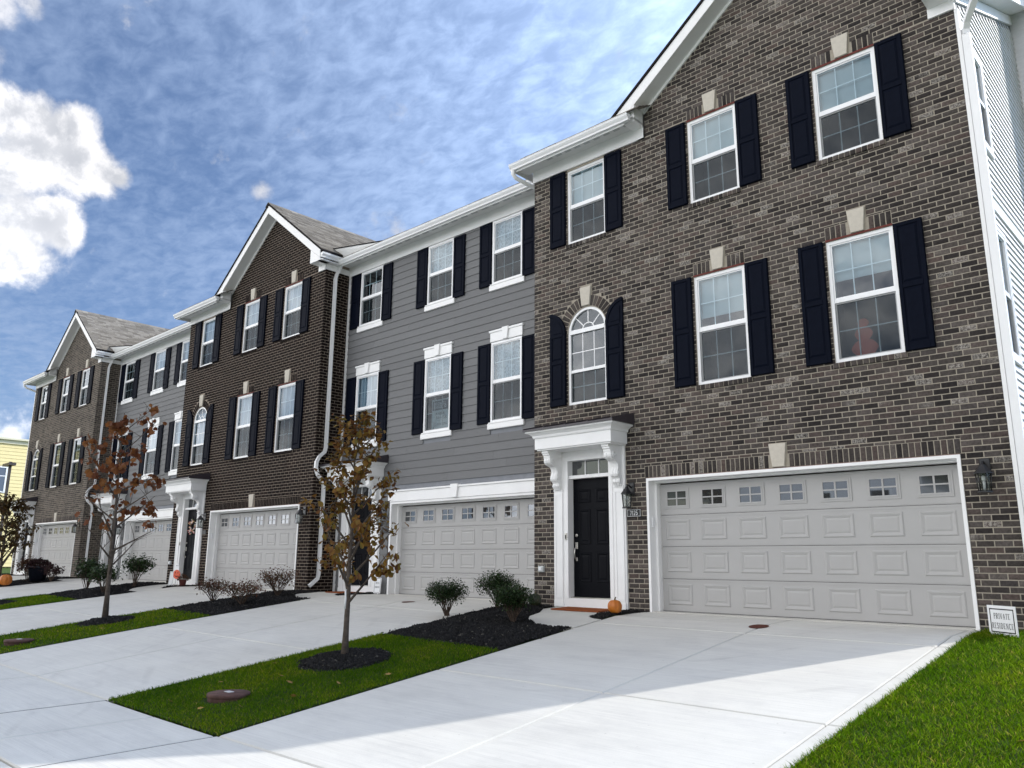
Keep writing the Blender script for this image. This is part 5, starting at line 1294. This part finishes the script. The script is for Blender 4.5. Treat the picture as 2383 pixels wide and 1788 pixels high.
yard_sign(XB-.22, YB-.16, zp(YB, XB)+.0, R(8), .22, .36, [('PRIVATE', .66, .035, .12), ('RESIDENCE', .40, .035, .15)], 'small white framed sign standing by the grey siding garage', R(-6))
yard_sign(-16.30, -.72, zp(-.7, -16.3), R(12), .20, .40, [], 'small blank white sign by the dark brick house door', R(-6))

# jack-o'-lantern yard stake with ghost
t = thing('pumpkin_sign', 'flat orange jack o lantern sign with white ghost by dark brick door', 'decoration', (-15.93, -.72, zp(-.7, -15.9)), R(10))
b = MB(); b.prism([(.16*math.cos(a)*(1+.05*math.cos(5*a)), .34+.13*math.sin(a)) for a in [2*math.pi*i/28 for i in range(28)]], -.006, .006, 'y'); b.build('pumpkin_face', 'decor_pumpkin', t)
b = MB(); b.prism([(-.085, .455), (.085, .455), (.08, .58), (.05, .64), (0, .66), (-.05, .64), (-.08, .58)], -.004, .004, 'y'); b.build('ghost', 'sign_white', t)
b = MB()
for p in ([(-.085, .37), (-.035, .37), (-.06, .42)], [(.035, .37), (.085, .37), (.06, .42)], [(-.09, .315), (-.04, .275), (.04, .275), (.09, .315), (.045, .298), (-.045, .298)]): b.prism(p, -.0085, -.006, 'y')
for sx in (-.03, .03): b.box(sx-.01, sx+.01, -.0065, -.004, .57, .60)
b.build('face_print', 'ink_black', t)
b = MB()
for sx in (-.06, .06): b.tube([(sx, .008, -.1), (sx, .008, .3)], .004, 6)
b.build('stake', 'nickel', t)

# window sign behind the glass of the siding house
t = thing('window_sign', 'estate agent sign reading KAISER inside the siding house window', 'sign', (XB+1.125+.515, YB+.045, 3.775+.012))
b = MB(); b.box(-.30, .30, .0, .004, 0, .72); b.build('sheet', 'sheet_grey', t)
b = MB(); b.box(-.265, .265, -.002, 0, .46, .685); b.build('logo_panel', 'ink_navy', t)
l_ = MB(); lettering(l_, 'COLDWELL', -.02, .615, .060, -.0025, .20, .16, .10, width=.42); lettering(l_, 'BANKER', -.07, .535, .060, -.0025, .20, .16, .10, width=.31)
for a, b_, c, d in ((.14, .20, .505, .517), (.14, .20, .553, .565), (.14, .152, .517, .553), (.188, .20, .517, .553)): l_.box(a, b_, -.003, -.0022, c, d)
l_.build('logo_lettering', 'sheet_grey', t)
l_ = MB(); lettering(l_, 'KAISER', .0, .385, .072, -.0015, .16, .07, .12, width=.29); lettering(l_, '844-1131', .045, .285, .075, -.0015, .16, .07, .1, width=.37); lettering(l_, 'JOHN LONG', .06, .125, .052, -.0015, .16, .07, .1, width=.36)
l_.box(-.28, -.20, -.0015, -.001, .30, .304); l_.box(-.12, .05, -.0015, -.001, .215, .219); l_.prism([(-.26, .02), (-.22, .10), (-.20, .17), (-.18, .18), (-.17, .10), (-.20, .02)], -.0015, -.001, 'y')
l_.build('lettering', 'ink_navy', t)

# stacked pumpkin decoration in the second-floor window
t = thing('window_decoration', 'three flat orange pumpkins stacked inside the right second floor window', 'decoration', (3.50, .095, 3.70))
for q, (cz, rx, rz_) in enumerate(((.12, .19, .13), (.33, .13, .105), (.49, .085, .07))):
    b = MB(); b.prism([(rx*math.cos(a)*(1-.06*abs(math.sin(3*a))), cz+rz_*math.sin(a)) for a in [2*math.pi*i/24 for i in range(24)]], q*.003, .004+q*.003, 'y'); b.build('pumpkin_cutout', 'decor_pumpkin', t)

def pumpkin(x, y, z, r, mat, label, hs=.88, name='pumpkin'):
    t = thing(name, label, name, (x, y, z))
    pr = [(r*(.12+.88*math.sin(a)**.75) if 0 < a < math.pi else .10*r, r*hs*(1-math.cos(a))) for a in [math.pi*i/12 for i in range(13)]]
    b = MB(); b.lathe(pr, seg=48, lobes=9, lamp=.10); b.build('skin', mat, t)
    s_ = MB(); s_.tube([(0, 0, 2*r*hs-.015), (.004, 0, 2*r*hs+.02), (.018, .006, 2*r*hs+.045)], [.016, .011, .009], 8); s_.build('stem', 'stem_green', t); return t
pumpkin(-.39, -.74, zp(-.74)+.03, .115, 'pumpkin_skin', 'orange pumpkin on the mulch beside the nearest front door')
pumpkin(-2.36, -.42, zp(-.42)+.03, .115, 'gourd_skin', 'dark green pumpkin half hidden behind the shrubs by brick corner', .95)
pumpkin(-24.05, -2.85, zp(-2.85, -24)+.05, .20, 'pumpkin_skin', 'large orange pumpkin under the leftmost tree')
def mat_(x0, x1, y0, y1, label):
    b = MB(); n = 24
    z = zp(y0, x0)+.006; o = tag(b.build('doormat', 'coir_mat'), label, 'doormat'); bpy.data.objects.remove(o)
    b = MB(); b.add([(x0, y0, zp(y0, x0)+.004), (x1, y0, zp(y0, x1)+.004), (x1, y1, zp(y1, x1)+.004), (x0, y1, zp(y1, x0)+.004), (x0, y0, zp(y0, x0)+.024), (x1, y0, zp(y0, x1)+.024), (x1, y1, zp(y1, x1)+.024), (x0, y1, zp(y1, x0)+.024)],
         [(0,3,2,1),(4,5,6,7),(0,1,5,4),(1,2,6,5),(2,3,7,6),(3,0,4,7)])
    return tag(b.build('doormat', 'coir_mat'), label, 'doormat')
mat_(-1.88, -.86, -.56, -.08, 'rust brown coir doormat at the nearest front door')
mat_(XB-1.65, XB-.75, YB-.62, YB-.10, 'brown doormat at the siding house door behind the tree')
# meter pit lids in the lawns
def lid(x, y, label, r=.23, h=.15):
    z = zp(y, x); t = thing('meter_pit_lid', label, 'lid', (x, y, z))
    b = MB(); b.lathe([(r*.96, -.1), (r, h-.05), (r*1.0, h-.045), (r*1.04, h-.04), (r*1.04, h-.008), (r*1.0, h), (.001, h+.004)], seg=28); b.build('casting', 'cast_iron', t)
    b = MB(); b.cbox(-.055, .055, -.035, .035, h+.004, h+.010, .002); b.build('plate', 'steel_plate', t); return t
lid(-1.64, -6.55, 'raised brown round meter lid in the nearest lawn strip', .23, .065)
lid(-9.25, -6.55, 'low brown round meter lid in the lawn strip by the rust tree', .23, .07)
def drain(x, y, label, r=.10):
    t = MB(); n = 20
    t.add([(x+r*math.cos(2*math.pi*i/n), y+r*math.sin(2*math.pi*i/n), zp(y+r*math.sin(2*math.pi*i/n), x)+.006) for i in range(n)], [tuple(range(n))])
    return tag(t.build('cleanout_cap', 'drain_rust'), label, 'drain cap')
drain(2.15, -.97, 'rusty round cap set in the nearest driveway', .135); drain(-5.41, -.79, 'rusty round cap set in the siding house driveway', .135)
# wreath on the dark brick house door
t = thing('wreath', 'wreath of pale pink and white flowers on the dark brick house door', 'wreath', (XC-1.44, .10, 1.78))
rnd = random.Random(3)
b = MB(); b.tube([(.17*math.cos(a), 0, .17*math.sin(a)) for a in [2*math.pi*i/20 for i in range(21)]], .03, 8); b.build('ring', 'twig', t)
for m_ in ('flower_pink', 'flower_white', 'flower_peach', 'leaf_green'):
    b = MB()
    for i in range(16):
        a = rnd.uniform(0, 6.28); rr = .17+rnd.uniform(-.07, .08); s_ = rnd.uniform(.02, .04)
        b.lathe([(.1*s_, -s_*.6), (s_*.8, -s_*.3), (s_, .1*s_), (s_*.55, .5*s_), (.08*s_, .6*s_)], (rr*math.cos(a), -.03-rnd.uniform(0, .03), rr*math.sin(a)), 7)
    b.build('blossoms' if m_ != 'leaf_green' else 'foliage', m_, t)

# ------------------------------------------------------------------ plants
def leafset(C_, size, rnd, droop=.3, shape='oval'):
    """C_: (n,3) leaf positions -> V,F ; each leaf two folded quads"""
    n = len(C_); a = rnd.rand(n)*2*np.pi; tl = (rnd.rand(n)-.5)*1.8-droop; s_ = size*(.65+.7*rnd.rand(n))
    d = np.stack([np.cos(a)*np.cos(tl), np.sin(a)*np.cos(tl), np.sin(tl)], 1); sd_ = np.stack([-np.sin(a), np.cos(a), (rnd.rand(n)-.5)*1.2], 1); sd_ /= np.linalg.norm(sd_, axis=1)[:,None]
    nn = np.cross(d, sd_); L = s_[:,None]; C_ = np.asarray(C_)
    b0 = C_; t0 = C_+d*L; m1 = C_+d*L*.45+sd_*L*.36+nn*L*.14; m2 = C_+d*L*.45-sd_*L*.36+nn*L*.14
    V = np.stack([b0, m1, t0, m2], 1).reshape(-1, 3); i = np.arange(n)[:,None]*4
    F = np.concatenate([i+np.array([[0,2,1]]), i+np.array([[0,3,2]])], 0); return V, F
def shrub(x, y, z, w, h, nleaf, size, mat, label, stems=14, dense=.35, seed=1, base=.28, group=None, name='shrub'):
    rnd = np.random.RandomState(seed); t = thing(name, label, 'shrub', (x, y, z), 0, group)
    st = MB(); tips = []
    for i in range(stems):
        a = rnd.rand()*2*np.pi; r_ = w/2*(.25+.75*math.sqrt(rnd.rand())); hh = h*(.72+.28*rnd.rand())*(1-.25*(r_/(w/2))**2)
        p0 = Vector((rnd.randn()*.02, rnd.randn()*.02, -.02)); p3 = Vector((r_*math.cos(a), r_*math.sin(a), hh)); p1 = p0.lerp(p3, .35)+Vector((0, 0, .05*h)); p2 = p0.lerp(p3, .7)+Vector((rnd.randn()*.03, rnd.randn()*.03, .06*h))
        st.tube([p0, p1, p2, p3], [.009, .007, .005, .003], 5, cap=False); tips.append((p1, p2, p3))
        for _ in range(3):
            q = p1.lerp(p2, rnd.rand()); e = q+Vector((rnd.randn()*.10*w, rnd.randn()*.10*w, h*(.12+.2*rnd.rand()))); st.tube([q, q.lerp(e, .5)+Vector((0, 0, .02)), e], [.005, .004, .002], 4, cap=False); tips.append((q, q.lerp(e, .5), e))
    st.build('stems', 'twig', t)
    # leaf clumps near the twig ends
    C_ = []; n = nleaf
    while len(C_) < n:
        p1, p2, p3 = tips[rnd.randint(len(tips))]; q = p2.lerp(p3, .35+.75*rnd.rand()); c = rnd.randn(3)*dense*.22*np.array([w, w, h*.8])
        pt = np.array(q)+c
        if pt[2] > base*h*(.6+.6*rnd.rand()) and (pt[0]/(w*.56))**2+(pt[1]/(w*.56))**2+((pt[2]-h*.62)/(h*.46))**2 < 1: C_.append(pt)
    V, F = leafset(np.array(C_), size, rnd); npmesh('foliage', V, F, mat, t, 'stuff'); return t
GS = 'green shrubs in the nearest mulch bed'; RS_ = 'russet shrubs in the second mulch bed'
shrub(-3.10, -1.85, zp(-1.85, -3.1)+.05, .70, .60, 4200, .032, 'leaf_green', 'round green shrub standing alone left in the nearest mulch bed', 16, .6, 11, .24, GS)
shrub(-2.68, -1.05, zp(-1.05, -2.7)+.04, .74, .64, 4600, .032, 'leaf_green', 'green shrub at the back of the nearest mulch bed by the brick corner', 16, .6, 12, .22, GS)
shrub(-1.42, -2.0, zp(-2.0, -1.4)+.06, .68, .58, 4200, .032, 'leaf_green', 'bare stemmed green shrub nearest the curved entrance walk', 20, .5, 13, .42, GS)
shrub(-10.45, -2.35, zp(-2.35, -10.5)+.05, .85, .52, 620, .050, 'leaf_russet', 'sparse russet shrub at the left of the second mulch bed', 16, .6, 21, .25, RS_)
shrub(-8.95, -2.45, zp(-2.45, -9)+.05, .95, .52, 720, .050, 'leaf_russet', 'wide russet shrub at the front of the second mulch bed', 18, .6, 22, .25, RS_)
shrub(-9.45, -1.30, zp(-1.3, -9.4)+.05, .95, .66, 760, .050, 'leaf_russet', 'tall russet shrub behind the others in the second mulch bed', 18, .6, 23, .28, RS_)
shrub(-17.25, -1.35, zp(-1.3, -17.3)+.05, 1.0, .92, 1100, .075, 'leaf_green', 'green shrub with bare stems by the far siding house garage', 18, .5, 31, .45, 'green shrubs in the third mulch bed')
shrub(-18.1, -2.35, zp(-2.3, -18)+.05, .80, .95, 900, .075, 'leaf_green', 'dark green shrub left of the rust tree trunk', 16, .6, 32, .25, 'green shrubs in the third mulch bed')
shrub(-16.35, -2.55, zp(-2.5, -16.3)+.05, .80, .80, 900, .070, 'leaf_green', 'dark green shrub right behind the rust tree trunk', 18, .6, 33, .35, 'green shrubs in the third mulch bed')
shrub(-23.75, -1.55, zp(-1.5, -23.8)+.05, .7, .60, 500, .07, 'leaf_plum', 'plum shrub right of the dark planter pot', 14, .6, 34, .2)
shrub(-25.0, -1.9, zp(-1.9, -25)+.05, .9, .85, 500, .09, 'leaf_russet', 'thin russet shrub under the leftmost tree', 14, .7, 35, .2)
def potted(x, y, z, r, h, pmat, lmat, w, hh, label, n=500, ls=.07, seed=5):
    t = thing('planter_pot', label, 'planter', (x, y, z)); b = MB(); b.lathe([(r*.72, 0), (r*.95, h*.86), (r*1.04, h*.87), (r*1.04, h), (r*.94, h), (r*.9, h*.9), (.001, h*.9)], seg=24); b.build('pot', pmat, t)
    rnd = np.random.RandomState(seed); d = rnd.randn(n, 3); d /= np.linalg.norm(d, axis=1)[:,None]; d[:,2] = np.abs(d[:,2]); C_ = d*np.array([w/2, w/2, hh])*(.75+.3*rnd.rand(n, 1))+np.array([0, 0, h*.9])
    V, F = leafset(C_, ls, rnd); npmesh('plant', V, F, lmat, t, 'stuff'); return t
potted(-24.5, -1.75, zp(-1.75, -24.5)+.05, .34, .52, 'pot_navy', 'leaf_plum', .80, .30, 'large dark planter pot with plum coloured plant by far garage', 1200)
potted(-15.72, -.62, zp(-.6, -15.7)+.03, .11, .17, 'pot_red', 'leaf_russet', .32, .17, 'small dark red pot of dried flowers by the wreath door', 300, .04, 6)

# ------------------------------------------------------------------ trees
def leaf_mesh(mat, seed, lob):
    rnd = random.Random(seed)
    if lob: pr = [(0, 0), (.16, .10), (.42, .06), (.36, .28), (.56, .44), (.34, .50), (.34, .74), (.16, .70), (0, 1.0)]
    else: pr = [(0, 0), (.22, .10), (.38, .32), (.36, .52), (.20, .78), (0, 1.0)]
    mb = MB(); up_ = lambda x, z: (x*rnd.uniform(.85, 1.1), .18*abs(x)+.25*z*z*rnd.uniform(.5, 1.2), z-1.0)
    c = [(0, .25*z*z*.8, z-1.0) for _, z in pr]
    for sx in (-1, 1):
        v = [(sx*q[0], q[1], q[2]) for q in (up_(x, z) for x, z in pr)]
        mb.add(c+v, [(i, i+1, len(pr)+i+1, len(pr)+i) if sx > 0 else (i, len(pr)+i, len(pr)+i+1, i+1) for i in range(len(pr)-1)])
    return mb.mesh('leaf', mat)
def tree(name, label, x, y, ht, cw, cbase, nleaf, nobj, lsize, mat, lob, seed, trunk_r=.045, lean=(0, 0), group=None, sparse=False, tiers=None):
    rnd = random.Random(seed); z0 = zp(y, x)-.02; t = thing(name, label, 'tree', (x, y, z0), 0, group)
    tr_ = MB(); pts = []; n = 9
    for i in range(n):
        f = i/(n-1); pts.append(Vector((lean[0]*f+rnd.uniform(-.02, .02)*min(1, 3*f), lean[1]*f+rnd.uniform(-.02, .02)*min(1, 3*f), ht*.94*f)))
    rad = [trunk_r*(1.25 if i == 0 else 1)*(1-.85*(i/(n-1))**.9) for i in range(n)]
    tr_.tube(pts, rad, 10); tr_.build('trunk', 'bark', t)
    br = MB(); twigs = []
    def at(h):
        f = min(.999, max(0, h/(ht*.94)))*(n-1); i = int(f); return pts[i].lerp(pts[min(i+1, n-1)], f-i)
    nb = 22 if not sparse else 20
    for i in range(nb):
        f = (i+.5)/nb; hb = cbase*.75+(ht*.86-cbase*.75)*f; p0 = at(hb); a = i*2.4+rnd.uniform(-.5, .5)
        L = cw/2*(1.08-.62*f)*rnd.uniform(.75, 1.1) if not sparse else cw/2*(1.1-.5*f)*rnd.uniform(.6, 1.15)
        el = rnd.uniform(.75, 1.35) if not sparse else rnd.uniform(.35, .95); d = Vector((math.cos(a), math.sin(a), el)).normalized()
        p1 = p0+d*L*.5+Vector((0, 0, .04)); p2 = p1+Vector((d.x*.9, d.y*.9, d.z*1.15)).normalized()*L*.6
        br.tube([p0, p1, p2], [trunk_r*(.48-.25*f), trunk_r*(.30-.15*f), .004], 6, cap=False); twigs.append((p0.lerp(p1, .6), p1, p2))
        for q in range(4):
            s_ = p1.lerp(p2, rnd.random()) if q else p0.lerp(p1, .7); e = s_+Vector((rnd.uniform(-1, 1), rnd.uniform(-1, 1), rnd.uniform(.1, .9))).normalized()*L*rnd.uniform(.25, .5)
            br.tube([s_, s_.lerp(e, .5)+Vector((0, 0, .02)), e], [.007, .005, .003], 5, cap=False); twigs.append((s_, s_.lerp(e, .5), e))
    br.build('branches', 'bark', t)
    cr = MB(); me = [leaf_mesh(mat, seed*10+q, lob) for q in range(4)]
    crown = link('crown', None, t); crown.empty_display_size = .1
    L_ = []
    if sparse:   # leaves hang in tufts
        ends = [w for w in twigs if tiers(w[2])]; rnd.shuffle(ends)
        while len(L_) < nleaf and ends:
            for w in ends[:max(14, nleaf//9)]:
                for _ in range(rnd.randint(5, 11)): L_.append(w[1].lerp(w[2], .5+.6*rnd.random())+Vector((rnd.gauss(0, .07), rnd.gauss(0, .07), rnd.gauss(-.03, .05))))
                if len(L_) >= nleaf: break
    else:
        while len(L_) < nleaf:
            w = rnd.choice(twigs); L_.append(w[1].lerp(w[2], rnd.random()*1.1)+Vector((rnd.gauss(0, .035), rnd.gauss(0, .035), rnd.gauss(-.01, .035))))
    L_.sort(key=lambda p: (p+Vector((x, y, z0))-CAM).length)
    for q, p in enumerate(L_[:nobj]):
        o = link('leaf', me[q % 4], crown, p, (rnd.uniform(-.9, .9), rnd.uniform(-.9, .9), rnd.uniform(0, 6.28))); s_ = lsize*rnd.uniform(.6, 1.3); o.scale = (s_, s_, s_)
    rest = L_[nobj:]
    if rest:
        V, F = leafset(np.array([tuple(p) for p in rest]), lsize, np.random.RandomState(seed), .5); npmesh('leaves', V, F, mat, crown, 'stuff')
    return t
TG = 'young street trees in the lawn strips'
tA = tree('young_tree', 'young tree with golden brown leaves in the nearest lawn strip', -1.96, -4.74, 3.58, 1.70, .95, 1500, 300, .086, 'leaf_autumn', False, 41, .046, (.02, .0), TG)
tree('young_tree', 'young tree with sparse rust red leaves in the second lawn strip', -10.35, -4.70, 4.65, 2.3, 1.15, 380, 300, .135, 'leaf_rust', True, 52, .054, (-.15, 0), TG, True, lambda p: p.z > 2.0)
tree('young_tree', 'bushy brown leaved young tree at the left picture edge', -25.3, -2.72, 3.15, 2.4, .75, 1500, 0, .14, 'leaf_mixed', False, 63, .06, (0, 0), TG)
tree('shade_tree', 'broad green shade tree beside the end lawn', 12.6, 1.2, 8.0, 4.6, 2.6, 4200, 0, .20, 'tree_green', False, 74, .18)
rb_ = MB(); rb_.tube([(.04, -.05, .95), (.075, -.09, .93), (.10, -.10, .84), (.095, -.10, .70)], [.006, .012, .013, .011], 6); rb_.build('nursery_tag', 'ribbon_white', tA)
# fallen leaves
FP = [(-1.05, -6.75), (-.85, -6.2), (-1.5, -5.9), (-.9, -5.6), (-2.3, -6.3), (-1.3, -7.0), (-2.6, -5.4), (-.6, -5.1), (-2.1, -7.05), (-1.9, -5.75), (5.9, -4.4), (6.2, -5.3), (-9.0, -5.3), (-9.4, -5.0), (-8.8, -4.4)]
fm = [leaf_mesh('leaf_fallen', 90+q, True) for q in range(3)]
for q, (x, y) in enumerate(FP):
    o = link('fallen_leaf', fm[q % 3], None, (x, y, zp(y, x)+.045), (R(80)+random.uniform(-.4, .4), random.uniform(-.3, .3), random.uniform(0, 6.28))); s_ = random.uniform(.05, .085); o.scale = (s_, s_, s_)
    tag(o, 'dry yellow fallen leaf lying on a lawn', 'leaf', 'fallen leaves on the lawns')

# ------------------------------------------------------------------ beyond the row
Y_ = thing('yellow_building', 'pale yellow lap siding building beyond the far end of the row', 'building', (-60, 0, zp(0, -60)))
b = MB(); b.box(-12, -.02, -14, 26, 0, 9.15); b.build('wall', 'yellow_siding', Y_)
z = 0.05
while z < 8.9:
    for a, b_ in (((-14, 26),) if (z > 7.2 or z+.2 < 5.35) else ((-14, 4.4), (6.12, 26))):
        mb = MB(); mb.prism([(z*0+.035, z), (.012, z+.262), (.002, z+.262), (.002, z)], a, b_, 'y'); mb.build('siding_board', 'yellow_siding', Y_)
    z += .26
b = MB(); b.box(-12.2, .12, -14.2, 26.2, 8.92, 9.20); b.box(-12.4, .30, -14.4, 26.4, 9.20, 9.34); b.build('cornice', 'cream_trim', Y_)
b = MB(); b.box(-.02, .06, 4.4, 4.52, 5.30, 7.25); b.box(-.02, .06, 6.0, 6.12, 5.30, 7.25); b.box(-.02, .06, 4.52, 6.0, 7.13, 7.25); b.box(-.02, .06, 4.52, 6.0, 5.30, 5.42); b.box(-.02, .04, 5.22, 5.28, 5.42, 7.13); b.box(-.02, .04, 4.52, 6.0, 6.5, 6.56); wi = b.build('window', 'white_vinyl', Y_)
MB().add([(.0, 4.52, 5.42), (.0, 6.0, 5.42), (.0, 6.0, 7.13), (.0, 4.52, 7.13)], [(0,1,2,3)]).build('window_pane', 'glass_dark', wi)
t = thing('street_lamp', 'tall brown street lamp with flat head before the yellow building', 'street lamp', (-51.5, 4.0, zp(4, -51.5)))
b = MB(); b.box(-.075, .075, -.075, .075, 0, 6.75); b.build('pole', 'pole_brown', t)
b = MB(); b.box(-.95, .05, -.20, .20, 6.50, 6.66); b.box(.05, .5, -.20, .20, 6.50, 6.66); b.build('lamp_head', 'pole_brown', t)
b = MB(); b.box(-.25, .25, -.25, .25, 0, .5); b.build('base', 'concrete_smooth', t)
# houses over the street, seen only in the window glass
def far_house(x, w, mat, label):
    t = thing('street_house', label, 'house', (x, -31, zp(-31, x)))
    b = MB(); b.box(0, w, -9, 0, 0, 6.2); b.prism([(0, 6.2), (w, 6.2), (w/2, 9.4)], -9, 0, 'y'); b.build('wall', mat, t)
    for sx in (0, 1):
        b = MB(); a, e = (-.5, w/2) if not sx else (w/2, w+.5); za, ze = (6.05, 9.55) if not sx else (9.55, 6.05)
        b.prism([(a, za), (e, ze), (e, ze+.15), (a, za+.15)], -9.4, .4, 'y'); b.build('roof', 'roof_edge', t)
    for i in range(3):
        for z in (1.0, 3.9):
            b = MB(); b.box(w*(.2+.3*i)-.55, w*(.2+.3*i)+.55, .003, .05, z, z+1.5); f = b.build('window', 'white_trim', t)
            b = MB(); b.box(w*(.2+.3*i)-.45, w*(.2+.3*i)+.45, .05, .055, z+.1, z+1.4); b.build('pane', 'room_dark', f)
    return t
far_house(-30, 10, 'cream_trim', 'cream gabled house across the street from the far end')
far_house(-15, 10, 'side_siding', 'pale siding gabled house across the street from the dark brick house')
far_house(0, 10, 'cream_trim', 'cream gabled house straight across the street')
